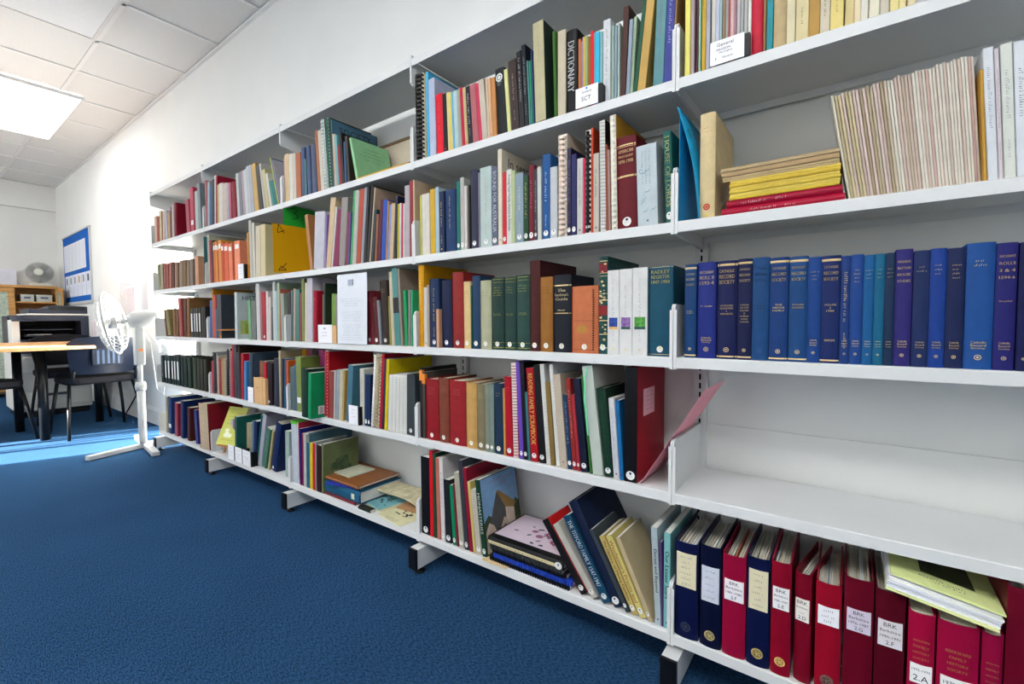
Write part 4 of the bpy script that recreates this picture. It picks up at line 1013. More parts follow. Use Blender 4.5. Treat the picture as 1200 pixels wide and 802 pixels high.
    if 'V' in ops:
        c = MB(); xx = ox + w + .0003; vm = mat(ops['V'], .45, 1.2, .35, 40)
        for i in range(9):
            a = rnd.uniform(.12, .6); q = rnd.uniform(.2, .55); c.add([(xx + i * 2e-5, d * a, h * q), (xx + i * 2e-5, d * (a + .28), h * (q + .02)), (xx + i * 2e-5, d * (a + .25), h * (q + .18)), (xx + i * 2e-5, d * (a + .02), h * (q + .14))], [(0, 1, 2, 3)], vm)
        for i in range(3): strokes(c, (xx, d * .7, h * (.88 - .06 * i)), (0, 1, 0), V, d * .4, h * .022, mat('30302c', .5, 1, 0), seed + i)
        c.build('cover_print', r, kind='stuff')
    if 'H' in ops:                                           # church photograph on the front cover
        c = MB(); xx = ox + w + .0003
        def q(pts, hx2, lay, v=.1): c.add([(xx + lay * 4e-5, d * a, h * b_) for a, b_ in pts], [tuple(range(len(pts)))], mat(hx2, .4, 1.1, v, 40))
        q([(.02, .3), (.98, .3), (.98, .99), (.02, .99)], '7ca4c8', 0, .12); q([(.02, .01), (.98, .01), (.98, .34), (.02, .34)], '5a5a3c', 1)
        q([(.02, .3), (.02, .42), (.14, .5), (.26, .44), (.3, .3)], '38452c', 2, .3); q([(.8, .3), (.8, .5), (.9, .56), (.98, .5), (.98, .3)], '3c4830', 2.5, .3)
        q([(.12, .30), (.40, .76), (.62, .5), (.60, .22), (.2, .2)], '4c4e4e', 3); q([(.40, .76), (.45, .77), (.90, .50), (.84, .44), (.60, .50)], '8c7040', 4)
        q([(.60, .16), (.60, .50), (.84, .44), (.84, .12)], 'c8b8a8', 5); q([(.04, .02), (.05, .30), (.14, .40), (.26, .34), (.34, .2), (.36, .04)], 'c8b4a4', 6, .15); q([(.40, .05), (.43, .26), (.54, .38), (.64, .33), (.70, .06)], 'bca898', 7, .15)
        q([(.46, .06), (.47, .18), (.52, .22), (.57, .18), (.58, .06)], '2c2a28', 8); q([(.2, .03), (.21, .15), (.29, .14), (.3, .04)], '5c5448', 8)
        strokes(c, (xx + .0004, d * .55, h * .91), (0, 1, 0), V, d * .6, h * .03, mat('a86078', .5, 1.2, 0), 3); strokes(c, (xx + .0004, d * .6, h * .85), (0, 1, 0), V, d * .2, h * .03, mat('a86078', .5, 1.2, 0), 4)
        c.build('cover_photograph', r)
    s = ops.get('s')
    if s:
        S = MB(); ys = yf - .0002; dm = mat('3a2a5a', .5, 1, 0)
        if s.startswith('dot:'): S.disc((cx, ys, h * .045 + .004), min(.0022, w * .3), .0022, mat(s[4:], .5, 1.2, 0), 10)
        else:
            yel = s == 'yel'; rr = min(w * .36, .0115 if s == 'big' else .0078)
            S.disc((cx, ys, .0175), rr, rr * (1.35 if s == '1' and w < .02 else 1.0), STICK, 16)
            S.disc((cx, ys - .0001, .0175 + rr * .45), rr * .3, rr * .3, mat('d8c820', .5) if yel else dm, 10)
            if rr > .006:
                for q_ in range(2): strokes(S, (cx, ys - .0001, .0165 - .0022 * q_), U, V, rr * 1.1, .0011, mat('505058', .5, 1, 0), seed + q_)
        S.build('spine_sticker', r)
    if 'L' in ops:
        S = MB(); a, b_ = {'1': (.16, .26), '2': (.80, .91), '3': (.2, .82)}[ops['L']]; S.box(ox + w * (.15 if ops['L'] != '3' else .3), ox + w * (.85 if ops['L'] != '3' else .7), yf - .0003, yf + .003, h * a, h * b_, STICK); S.build('spine_label', r)
    if 'W' in ops:
        S = MB(); xx = ox + w + .0003; S.add([(xx, d * .22, h * .08), (xx, d * .42, h * .08), (xx, d * .42, h * .26), (xx, d * .22, h * .26)], [(0, 1, 2, 3)], STICK)
        for i in range(9): S.add([(xx + .0001, d * .27, h * (.1 + .016 * i)), (xx + .0001, d * .37, h * (.1 + .016 * i)), (xx + .0001, d * .37, h * (.106 + .016 * i)), (xx + .0001, d * .27, h * (.106 + .016 * i))], [(0, 1, 2, 3)], BLACKP)
        S.build('cover_label', r)
    if 'B' in ops:
        S = MB(); xx = ox + w + .0003; S.add([(xx, d * .2, h * .56), (xx, d * .6, h * .56), (xx, d * .6, h * .8), (xx, d * .2, h * .8)], [(0, 1, 2, 3)], mat('c8a8b0', .5, 1.2, .03))
        for i in range(5): strokes(S, (xx + .0002, d * .4, h * (.77 - .04 * i)), (0, 1, 0), V, d * .22, h * .014, mat('604050', .5, 1, 0), seed + i)
        S.build('cover_label', r)
    if 'R' in ops:
        pts = [(ox + w * .6, .02, h + .001), (ox + w * .5, -.003, h * .985), (ox + w * .2, -.006, h * .9), (ox + w * .0, -.008, h * .7), (ox - w * .05, -.006, h * .52), (ox - w * .1, -.004, h * .36)]
        S = MB()
        for i in range(len(pts) - 1):
            a, b_ = Vector(pts[i]), Vector(pts[i + 1]); S.add([a, a + Vector((.005, 0, 0)), b_ + Vector((.005, 0, 0)), b_, a + Vector((0, .0004, 0)), a + Vector((.005, .0004, 0)), b_ + Vector((.005, .0004, 0)), b_ + Vector((0, .0004, 0))], [(0, 1, 2, 3), (7, 6, 5, 4), (0, 3, 7, 4), (1, 5, 6, 2)], mat('6cc8a0', .4, 1.1, 0))
        S.build('ribbon', r)
    if 'X' in ops:
        S = MB(); sm_ = mat('2a1c18', .6, 1, 0)
        for i in range(26): S.add([(ox + w * .8, -.0004, h * (.05 + .035 * i)), (ox + w * .86, -.0004, h * (.05 + .035 * i)), (ox + w * .86, -.0004, h * (.068 + .035 * i)), (ox + w * .8, -.0004, h * (.068 + .035 * i))], [(0, 1, 2, 3)], sm_)
        for zz in (.05, .48):
            for i in range(14): S.add([(ox + w * (.12 + .055 * i), -.0004, h * zz), (ox + w * (.15 + .055 * i), -.0004, h * zz), (ox + w * (.15 + .055 * i), -.0004, h * zz + .0015), (ox + w * (.12 + .055 * i), -.0004, h * zz + .0015)], [(0, 1, 2, 3)], sm_)
        S.disc((cx - w * .1, -.0004, h * .36), w * .2, h * .07, mat('a87838', .5, 1.1, .1))
        S.build('stitching', r)
    if 'M' in ops:
        S = MB(); mm = mat('4c7c90', .5, 1.1, .2)
        for q_ in range(6):
            xx, zz = rnd.uniform(.15, .7), rnd.uniform(.06, .7)
            for i in range(7):
                nx, nz = xx + rnd.uniform(-.05, .14), zz + rnd.uniform(-.01, .035); nx = min(.92, nx)
                S.add([(ox + w * xx, yf, h * zz), (ox + w * nx, yf, h * nz), (ox + w * nx, yf, h * nz + .0016), (ox + w * xx, yf, h * zz + .0016)], [(0, 1, 2, 3)], mm); xx, zz = nx, nz
        for i in range(3): strokes(S, (ox + w * (.3 + .18 * i), yf, h * .72), (0, 0, -1), U, h * .42, .004, mat('70848c', .5, 1, 0), i)
        S.build('spine_map', r)
    if 'P' in ops:
        S = MB(); S.box(ox + w * .14, ox + w * .86, yf - .0002, .002, h * .30, h * .44, mat(ops['P'], .4, 1.2, .5, 120))
        S.box(ox + w * .14, ox + w * .86, yf - .0003, .002, h * .30, h * .33, mat('c8a060' if ops['P'][0] == '2' else '30504c', .4, 1.2, .2)); S.build('spine_picture', r)
    if 'G' in ops: MB().box(ox - .001, ox + w + .001, -.001, d * .9, h - .012, h + .0005, mat('58b830', .4, 1.2, 0)).build('top_edge', r)
    if 'N' in ops: MB().box(ox + .0005, ox + w - .0005, -.0005, .002, h * .42, h * .62, BLACKP).build('spine_band', r)
    if desc.endswith('orange corner'): MB().box(ox - .0003, ox + w + .0003, -.0006, .01, h * .82, h * .97, mat('c8782c', .5, 1.2, 0)).build('corner_tab', r)
    if k in 'cw':
        B = MB(); bm = mat(ops.get('k', 'd8dadc' if lumi > 60 else '1c1c1e') if k == 'c' else ('c8ccd0' if lumi > 90 else ('b01c34' if hx[0] in 'b' else 'a0a4a8')), .3, 1.1, 0)
        pitch = .0143 if k == 'c' else .009; wd = .0075 if k == 'c' else .0022; n = 8; rr = w / 2 * (1.0 if k == 'w' else .96)
        z0 = .008
        while z0 < h - .008:
            pts = [(cx + rr * math.cos(math.pi + math.pi * i / (n - 1)), .005 + rr * .9 * math.sin(math.pi + math.pi * i / (n - 1))) for i in range(n)]
            vs_ = [(a, b_, z0) for a, b_ in pts] + [(a, b_, z0 + wd) for a, b_ in pts]
            B.add(vs_, [(i, i + 1, n + i + 1, n + i) for i in range(n - 1)], bm, True); z0 += pitch
        if k == 'c': B.tube([(cx - rr * .2, .004, .004), (cx - rr * .2, .004, h - .004)], rr * .62, bm, 8)
        B.build('comb_binding' if k == 'c' else 'wire_binding', r)
    return r
MARB = mat('1f4a48', .4, 1.4, .5, 160)
BY, SEEN = {}, {}
rowsd = []
for ln in BOOKS.strip().split('\n'):
    if ln[0] == '@': bay, sh = map(int, ln[1:].split()); continue
    main, _, op = ln.partition('#'); p = main.split(None, 8)
    ops = dict(t.split('=', 1) for t in op.split(';')) if op else {}
    rowsd.append((bay, sh, int(p[0]) / 1e4, float(p[1]) / 1e3, float(p[2]) / 1e3, float(p[3]), int(p[4]) / 1e3, int(p[5]) / 1e3, p[6], p[7], p[8], ops))
    SEEN[(bay, sh, p[8])] = SEEN.get((bay, sh, p[8]), 0) + 1
for n, (bay, sh, x, w, h, th, y, d, hx, k, desc, ops) in enumerate(rowsd):
    key = (bay, sh, desc); i = BY.get(key, 0); BY[key] = i + 1
    where = '%s, %s' % (SHN[sh], BAYN[bay])
    if SEEN[key] > 1: lab = '%s%s from left, %s' % (ORD[i] if i else 'first ', desc, where)
    else: lab = '%s, %s' % (desc, where)
    nm, cat = kindname(k, desc)
    if bay >= 3 and k == 'h' and w > .055 and 'huge' not in desc: w = .055
    if bay == 4 and w > .06 and k != 'h': w = .05
    book(x, w, h, th, y, d, hx, k, desc, ops, H[sh - 1], nm, lab, cat, 'volumes on the %s of the %s' % (SHN[sh], BAYN[bay]), n)

for i, (x, w, h, hx, d) in enumerate([(-1.8537, 0.0374, 0.283, 'c08c1c', 'golden yellow'), (-1.8112, 0.0495, 0.284, '8a4858', 'dusty mauve'), (-1.7567, 0.0442, 0.283, '18181c', 'black'), (-1.7056, 0.0496, 0.283, 'b04880', 'magenta')]):
    book(x, w, h, 0, .108, .13, hx, 'p', d, {}, H[1], 'paperback_book', 'tall %s paperback standing behind the green folders, fourth shelf down, middle bay' % d, 'paperback', 'tall paperbacks behind the green folders', 900 + i)

# ================================================================ BINDERS, STACKS AND LOOSE THINGS ON THE SHELVES
HAND = mat('20242c', .6, 1, 0)
def binder(x, w, h, hx, lab, lines, ly, lh, lcol, seal, y=.004, yaw=0, seed=0, d=.2, flat=None, lt=.0):
    r = empty('press_binder', (x, y, H[0] + .0002), (0, math.radians(lt), math.radians(yaw))); tag(r, lab, 'binder', 'binders on the bottom shelf of the nearest bay')
    m = mat(hx, .38, 1.25, .05, 20); rnd = random.Random(seed)
    c = MB(); t = .0028; n = 8; arc = [(w * i / n, .006 * (1 - math.sin(math.pi * i / n) ** .7)) for i in range(n + 1)]; N = n + 1
    arc2 = [(t + (w - 2 * t) * i / n, q[1] + t) for i, q in enumerate(arc)]; poly = arc + arc2[::-1]; M2 = len(poly)
    hs = h * .985
    vs_ = [(a, b_, 0) for a, b_ in poly] + [(a, b_, hs) for a, b_ in poly]
    c.add(vs_, [(i, i + 1, M2 + i + 1, M2 + i) for i in range(n)], m, True); c.add(vs_, [(i, i + 1, M2 + i + 1, M2 + i) for i in range(N, M2 - 1)] + [(M2 + i, M2 + M2 - 1 - i, M2 + M2 - 2 - i, M2 + i + 1) for i in range(n)], m)
    c.box(0, t, .006, d, 0, h * 1.0, m); c.box(w - t, w, .006, d, 0, h * 1.0, m)
    c.build('cover', r)
    if not flat:
        k = max(4, int(w / .0035)); pc = ['e0dccc', 'd8d4c4', 'e8e6dc', 'c8b898', 'dcd0c0', 'd0d8d8', 'c8c8b8']
        for i in range(k):
            a = t + .001 + (w - 2 * t - .002) * i / k; b_ = t + .001 + (w - 2 * t - .002) * (i + .8) / k
            cc = rnd.choice(pc) if rnd.random() > .08 else rnd.choice(['b86850', '88a8b8'])
            MB().box(a, b_, .012, d - rnd.uniform(.002, .02), .004, h - rnd.uniform(.012, .022), mat(cc, .8, 1, .05)).build('paper_section', r)
    else:
        MB().box(t, w - t, .01, d - .004, .004, h - .004, PAGES).build('pages', r)
    if lh:
        l = MB(); l.box(w * .1, w * .92, -.0006, .008, h * ly, h * (ly + lh), mat(lcol, .6, 1.15, .03))
        for i, s in enumerate(lines):
            zz = h * (ly + lh * (1 - (i + .7) / (len(lines) + .4)))
            if s == '~': strokes(l, (w * .5, -.0008, zz), (1, 0, 0), (0, 0, 1), w * rnd.uniform(.3, .6), min(.0045, h * lh / (len(lines) + 2)), mat('707478', .6, 1, 0), seed + i)
            else: put_text(l, s, (w * .51, -.0008, zz), (1, 0, 0), (0, 0, 1), w * .68, h * lh * .62 / len(lines), HAND)
        l.build('spine_label', r)
    if seal:
        s = MB(); sm = mat(seal, .4, 1.2, .35, 200); rr = min(.0115, w * .27); cx = w / 2
        s.disc((cx, -.0004, h * .12), rr * .62, rr * .62, sm, 16); s.ring((cx, -.0005, h * .12), rr * .72, rr, sm)
        for q in range(5): s.disc((cx + rr * .4 * math.cos(q * 1.26), -.0007, h * .12 + rr * .4 * math.sin(q * 1.26)), rr * .16, rr * .16, mat(shade(seal, .55), .5, 1, 0), 6)
        s.build('seal', r)
    if flat:
        s = MB()
        for i, q in enumerate(['BERKSHIRE', 'FAMILY', 'HISTORY', 'SOCIETY']): put_text(s, q, (w / 2, -.0005, h * (.76 - .05 * i)), (1, 0, 0), (0, 0, 1), w * .62, .0048, mat('b07848', .4, 1, 0))
        if flat != 'C': put_text(s, 'I - III', (w / 2, -.0005, h * .2), (1, 0, 0), (0, 0, 1), w * .3, .005, mat('b07848', .4, 1, 0))
        s.build('lettering', r)
    return r
NV, MG, CR, DC = '111a44', '93103c', '8a0c2c', '6a0a24'
binder(.0075, .054, .236, NV, 'dark navy binder with tall handwritten cream label, first on bottom shelf of nearest bay', ['~'] * 6, .53, .35, 'd0c8a8', '30384c', seed=1)
binder(.0655, .046, .243, '0e1434', 'blackish-navy binder with white label and pale gold seal, second binder', ['~'] * 5, .45, .34, 'c0c4d0', 'a89868', seed=2)
binder(.1145, .048, .236, MG, 'bright magenta binder labelled Berkshire 2F between two navy binders', ['BRK', 'Berkshire', '1981-1985', '2.F'], .55, .2, 'e0dce0', None, seed=3)
binder(.1645, .045, .246, NV, 'navy binder with cream label and gilt emblem, between magenta and crimson binders', ['~'] * 6, .52, .36, 'd0c8a8', 'b09c60', seed=4)
binder(.2115, .037, .25, CR, 'crimson binder labelled Berkshire with gold seal, right of last navy binder', ['BRK', 'Berkshire', '1986-1987', '2.E'], .58, .19, 'dcdcdc', 'd0b068', seed=5, lt=0)
binder(.2535, .03, .236, '7c0c28', 'crimson binder twisted on the shelf, spine turned left, labelled Berkshire', ['BRK', 'Berkshire', '~', '2.D'], .56, .2, 'dcd8d0', None, seed=6, yaw=-10, y=.012, d=.18)
binder(.2915, .043, .232, '96102c', 'bright crimson binder with blank white label and dull round seal', ['~'] * 3, .62, .16, 'e4e4e8', '6a5850', seed=7)
binder(.3385, .046, .258, DC, 'dark crimson binder labelled Berkshire with gold seal, left of the paper stack', ['BRK', 'Berkshire', '1976-1987', '2.G'], .58, .17, 'c8c0d0', 'c8a868', seed=8)
binder(.387, .044, .25, '58081e', 'darkest crimson binder labelled 2.F, partly under the loose papers', ['BRK', 'Berkshire', '1990-1991', '2.F'], .56, .2, 'd0ccd0', None, seed=9)
binder(.4355, .037, .224, 'a01040', 'bright crimson bound volume labelled 1975-1979 2.A', ['1975-1979', '2.A'], .40, .16, 'e4e4e4', None, seed=10, flat='A')
binder(.4755, .054, .223, '981040', 'widest crimson bound volume labelled 1979-1980 2.B', ['1979-1980', '2.B'], .38, .16, 'e4e4e4', None, seed=11, flat='B')
binder(.5325, .026, .222, '901040', 'slim crimson bound volume labelled 2.C', ['2.C'], .40, .09, 'e0e0e0', None, seed=12, flat='C')
binder(.5605, .05, .315, '6a0826', 'tall dark crimson binder at the right frame edge, bottom shelf', [], 0, 0, 'ffffff', None, seed=13)

# loose journals lying on the crimson volumes
pr = empty('journal_stack_top', (.399, .0, .3935), (0, math.radians(8.0), 0)); bpy.data.objects.remove(pr)
z = .3905; seqc = ['d8dc9c', 'e0e2e6', 'd4d8e4', 'e6e6e2', 'dcdce8', 'e2e4e0', 'd8d8e0', 'e4e4ea', 'd4de98']
cum = 0.0
for i, hx in enumerate(seqc):
    tt = .0034 if i < 8 else .0028
    r = empty('journal', (.400 + .001 * (i % 3) + math.sin(math.radians(9.2)) * cum, -.004 + .002 * (i % 4), z + math.cos(math.radians(9.2)) * cum), (0, math.radians(9.2), math.radians((-1, .6, 1.2, -.8, .4)[i % 5])))
    b = MB(); n = 8; W = .152
    top = []
    for k in range(n + 1):
        q = k / n; top.append((W * q, tt + (.0 if i < 8 else .003 * math.sin(q * math.pi))))
    poly = [(0, 0), (W, 0)] + top[::-1]
    b.prism([(a, c) for a, c in poly], 0, .208, mat(hx, .55, 1.15, .04), axis=1)
    o = b.build('sheets', r)
    if i == 8:
        c = MB(); zz = tt + .0034; bm = mat('3c4028', .6, 1, .25, 40)
        c.add([(.045, .05, zz), (.12, .045, zz), (.118, .16, zz), (.045, .16, zz)], [(0, 1, 2, 3)], bm)
        strokes(c, (.075, .03, zz + .0002), (1, 0, -.02), (0, 1, 0), .07, .005, HAND, 3); strokes(c, (.08, .02, zz + .0002), (1, 0, -.02), (0, 1, 0), .05, .005, HAND, 4)
        c.build('cover_print', r)
    cum += tt + .0004
    tag(r, 'yellow-green covered journal on top of the loose pile' if i == 8 else ('yellow-green journal at the bottom of the loose pile' if i == 0 else '%swhite journal up from the bottom of the loose pile' % (ORD[i - 1] or 'first ')), 'journal', 'loose journals on the crimson volumes')

# lying pile on the second shelf of the nearest bay
def slab(name, x0, x1, y0, y1, z0, z1, hx, lab, cat, grp, spine='y', yaw=0, fn=None, pm=None, hard=True):
    """a book lying flat, spine to the front"""
    r = empty(name, ((x0 + x1) / 2, (y0 + y1) / 2, z0 + .0002), (0, 0, math.radians(yaw))); tag(r, lab, cat, grp)
    hx_, hy, t = (x1 - x0) / 2, (y1 - y0) / 2, z1 - z0 - .0003; ct = min(.0022 if hard else .0006, t * .22); m = mat(hx, .42, 1.28, .08, 25)
    c = MB(); n = 6; bl = min(.005, t * .25) if hard else t * .1
    c.box(-hx_, hx_, -hy + bl, hy, 0, ct, m); c.box(-hx_, hx_, -hy + bl, hy, t - ct, t, m)
    arc = [(-hy + bl * (1 - math.sin(math.pi * i / n)), t * i / n) for i in range(n + 1)]; poly = arc + [(-hy + bl + ct, t - ct), (-hy + bl + ct, ct)]
    c.prism(poly, -hx_, hx_, m, axis=0)
    c.build('cover', r)
    ins = .003 if hard else .0006
    MB().box(-hx_ + ins, hx_ - ins, -hy + bl + ct, hy - ins, ct, t - ct, pm or PAGESW).build('pages', r)
    if fn: fn(r, hx_, hy, t)
    return r
def ftext(txt, m, hgt, off=0, ln=.1, seed=0):
    def f(r, hx_, hy, t):
        c = MB()
        if txt == '~': strokes(c, (off, -hy - .0003, t / 2), (1, 0, 0), (0, 0, 1), ln, t * hgt, m, seed); strokes(c, (off + ln, -hy - .0003, t / 2), (1, 0, 0), (0, 0, 1), ln * .4, t * hgt, m, seed + 1)
        else: put_text(c, txt, (off, -hy - .0003, t / 2), (1, 0, 0), (0, 0, 1), ln, t * hgt, m)
        c.build('lettering', r)
    return f
z = H[3]; PG = 'pile lying flat on the second shelf of the nearest bay'
slab('hardback_book', .099, .322, .014, .16, z, z + .0165, 'a01038', 'bottom crimson volume of the lying pile, second shelf, nearest bay', 'book', PG, fn=ftext('~', mat('e0b8b8', .5, 1, 0), .25, -.03, .05)); z += .0168
slab('hardback_book', .109, .318, .016, .16, z, z + .0165, '980c34', 'upper crimson volume of the lying pile with title on spine', 'book', PG, fn=ftext('~', mat('e0b8b8', .5, 1, 0), .3, -.05, .05, 2)); z += .0168
z = H[3] + .0338 - .0
ycol = ['c8b040', 'd0bc5c', 'c8b048', 'ccb454', 'c8ac40', 'd0b850']
for i in range(6):
    slab('booklet', .114 + .001 * (i % 2), .313 + .001 * (i % 3), .018 + .0015 * (i % 2), .15, z, z + .0068, ycol[i], '%syellow booklet from the bottom of the lying pile' % (ORD[i] or 'first '), 'booklet', 'yellow booklets in the lying pile', hard=False, fn=ftext('~', mat('907820', .5, 1, 0), .35, -.01, .09, 10 + i)); z += .007
tcol = ['b09c78', 'a8946c', 'b8a480', 'a48c68', 'b49c78', 'a8906c', 'b8a484', 'ac9870']
for i in range(8):
    slab('booklet', .1 + .001 * (i % 2) - .0008 * i, .312, .02 + .001 * (i % 3), .15, z, z + .0036, tcol[i], '%sbuff booklet above the yellow ones in the lying pile' % (ORD[i] or 'first '), 'booklet', 'buff booklets in the lying pile', hard=False); z += .0038

# lying pile, bottom shelf of second-nearest bay
z = H[0]; PG = 'pile lying flat on the bottom shelf of the second-nearest bay'
def combfront(m, p=.0085):
    def f(r, hx_, hy, t):
        c = MB(); x = -hx_ + .006
        while x < hx_ - .006: c.box(x, x + p * .55, -hy - .004, -hy + .008, -.0002, t + .0006, m); x += p
        c.build('comb_binding', r)
    return f
slab('comb_bound_report', -.578, -.285, .012, .21, z, z + .011, '17181a', 'black comb-bound report at the bottom of the lying pile, bottom shelf', 'report', PG, hard=False, fn=combfront(BLACKP)); z += .0116
slab('comb_bound_report', -.566, -.278, .016, .21, z, z + .012, '1c3c9c', 'bright blue comb-bound report in the lying pile', 'report', PG, hard=False, fn=combfront(mat('2848b0', .4, 1.1, 0))); z += .0128
slab('comb_bound_report', -.575, -.30, .02, .215, z, z + .0115, '1a1b1d', 'black comb-bound report just above the blue one', 'report', PG, hard=False, fn=combfront(BLACKP)); z += .012
slab('comb_bound_report', -.58, -.312, .016, .215, z, z + .0105, '5a5c60', 'grey and black comb-bound report under the floral book', 'report', PG, hard=False, fn=combfront(mat('303438', .4, 1.1, 0))); z += .011
def floral(r, hx_, hy, t):
    c = MB(); zz = t + .0003; w = mat('c8b8c4', .45, 1.2, .04); c.add([(-hx_ + .006, -hy + .03, zz), (hx_ - .002, -hy + .03, zz), (hx_ - .002, hy - .004, zz), (-hx_ + .006, hy - .004, zz)], [(0, 1, 2, 3)], w); c.build('cover_print', r)
    rnd = random.Random(3); f = MB(); U, V = (1, 0, 0), (0, 1, 0)
    for i in range(26): f.disc((rnd.gauss(.02, .045), rnd.gauss(.0, .03), zz + .0002 + i * 1e-5), rnd.uniform(.004, .010), rnd.uniform(.003, .005), mat(rnd.choice(['2c3c34', '38443c', '243028']), .5, 1, .1), 7, (math.cos(i), math.sin(i), 0), (-math.sin(i), math.cos(i), 0))
    for cx, cy, rr in ((.03, .015, .024), (.065, -.02, .02), (.0, -.012, .014), (-.03, .01, .012)):
        for k in range(4): f.disc((cx, cy, zz + .0006 + k * .0001), rr * (1 - .22 * k), rr * .8 * (1 - .22 * k), mat(('a87088', '7c3c58', 'b8849c', '6c2c48')[k], .5, 1.1, .1), 10, U, V)
    f.build('flower_motif', r)
    s = MB(); s.box(-hx_ + .004, hx_ - .025, -hy - .0006, -hy + .006, t * .25, t * .62, mat('c8bc94', .5, 1.1, .05)); strokes(s, (-.02, -hy - .0008, t * .43), U, (0, 0, 1), hx_ * 1.5, t * .2, HAND, 4); s.build('spine_label', r)
    d = MB(); d.disc((hx_ - .014, -hy - .001, t * .5), .012, t * .42, STICK, 14); d.disc((hx_ - .014, -hy - .0012, t * .6), .003, .003, mat('3a2a5a', .5, 1, 0), 8); d.build('spine_sticker', r)
slab('hardback_book', -.586, -.308, .012, .222, z, z + .026, '17181b', 'black book with floral white cover on top of the lying pile', 'book', PG, fn=floral)
o = MB(); rnd = random.Random(5)
for i in range(9):
    o.box(-.598 + .011 * i, -.586 + .011 * i, -.004 - rnd.uniform(0, .004), .03, H[0] + .0003, H[0] + .0012, mat('c8b088', .8, 1.2, .1))
o = o.build('torn_paper'); o.location.z = -.0; tag(o, 'torn beige paper strip under the lying pile, hanging over the shelf edge', 'paper')

# bottom shelf of the middle bay: ledger, album, booklets
z = H[0]; PG = 'pile lying flat on the bottom shelf of the middle bay'
slab('hardback_book', -1.600, -1.30, .014, .235, z, z + .010, '702028', 'thin dark red book under the blue ledger, bottom shelf, middle bay', 'book', PG)
def ledg(r, hx_, hy, t):
    c = MB(); c.box(hx_ - .055, hx_ - .035, -hy - .0006, -hy + .01, t * .25, t * .7, mat('c8ccb0', .5, 1.1, 0)); c.build('spine_label', r)
    s = MB(); strokes(s, (-hx_ + .07, -hy - .0004, t * .5), (0, 0, -1), (1, 0, 0), t * .5, .006, GILT, 2); strokes(s, (-hx_ + .08, -hy - .0004, t * .5), (0, 0, -1), (1, 0, 0), t * .5, .006, GILT, 5); s.build('lettering', r)
slab('hardback_book', -1.618, -1.275, .018, .238, z + .0104, z + .060, '1f5c7c', 'large blue ledger lying flat, bottom shelf, middle bay', 'book', PG, fn=ledg)
slab('booklet', -1.50, -1.31, .012, .16, z + .0606, z + .067, '2c40a0', 'thin bright blue booklet sticking out under the brown album', 'booklet', PG, yaw=14, hard=False)
slab('photo_album', -1.585, -1.29, .020, .238, z + .0672, z + .080, '8c5c34', 'tan brown album lying on the blue ledger', 'album', PG, hard=True)
slab('booklet', -1.592, -1.412, .065, .20, z + .0805, z + .086, 'c4c4b0', 'off-white booklet on top of the brown album', 'booklet', PG, hard=False)
def printed(seed, hx='303028'):
    def f(r, hx_, hy, t):
        c = MB(); rn = random.Random(seed)
        for i in range(14): c.disc((rn.gauss(0, hx_ * .3), rn.gauss(.01, hy * .25), t + .0002 + i * 1e-5), hx_ * rn.uniform(.05, .16), hy * rn.uniform(.03, .1), mat(hx, .6, 1, .2), 7, (1, 0, 0), (0, 1, 0))
        for i in range(2): strokes(c, (0, -hy * .7 - .01 * i, t + .0003), (1, 0, 0), (0, 1, 0), hx_, .006, HAND, seed + i)
        c.build('cover_print', r)
    return f
slab('booklet', -1.262, -1.15, .035, .17, z, z + .004, 'c8c4a0', 'cream leaflet left of the printed leaflets, bottom shelf, middle bay', 'leaflet', PG, yaw=6, hard=False)
slab('booklet', -1.272, -1.16, .045, .19, z + .0042, z + .008, '7cb0b8', 'pale turquoise leaflet with dark picture, bottom shelf, middle bay', 'leaflet', PG, yaw=-9, hard=False, fn=printed(3, '284850'))
slab('booklet', -1.265, -1.185, .004, .03, z, z + .012, '20281e', 'slim black-green notebook lying at the shelf edge, middle bay', 'notebook', PG, hard=False)
slab('booklet', -1.145, -.985, .004, .125, z, z + .004, 'd0cca8', 'pale cream leaflet with black ink drawing, bottom shelf, middle bay', 'leaflet', PG, yaw=-8, hard=False, fn=printed(8, '282824'))
slab('booklet', -1.14, -.98, .10, .215, z + .0042, z + .009, 'b08c68', 'tan brown leaflet under the curling magazine', 'leaflet', PG, yaw=5, hard=False)
mg = MB(); n = 14; W = .30; pts = [(W * i / n, .040 - .030 * (i / n) ** 1.5 + .012 * math.sin(i / n * math.pi) - .006 * math.sin(i / n * 6)) for i in range(n + 1)]
mg.prism(pts + [(a, b_ - .006) for a, b_ in pts][::-1], 0, .11, mat('b8b090', .5, 1.2, .25, 30), axis=1, smooth=False)
o = mg.build('magazine', loc=(-1.285, .105, z + .012)); tag(o, 'curling grey and cream magazine lying over the leaflets, middle bay', 'magazine', PG)

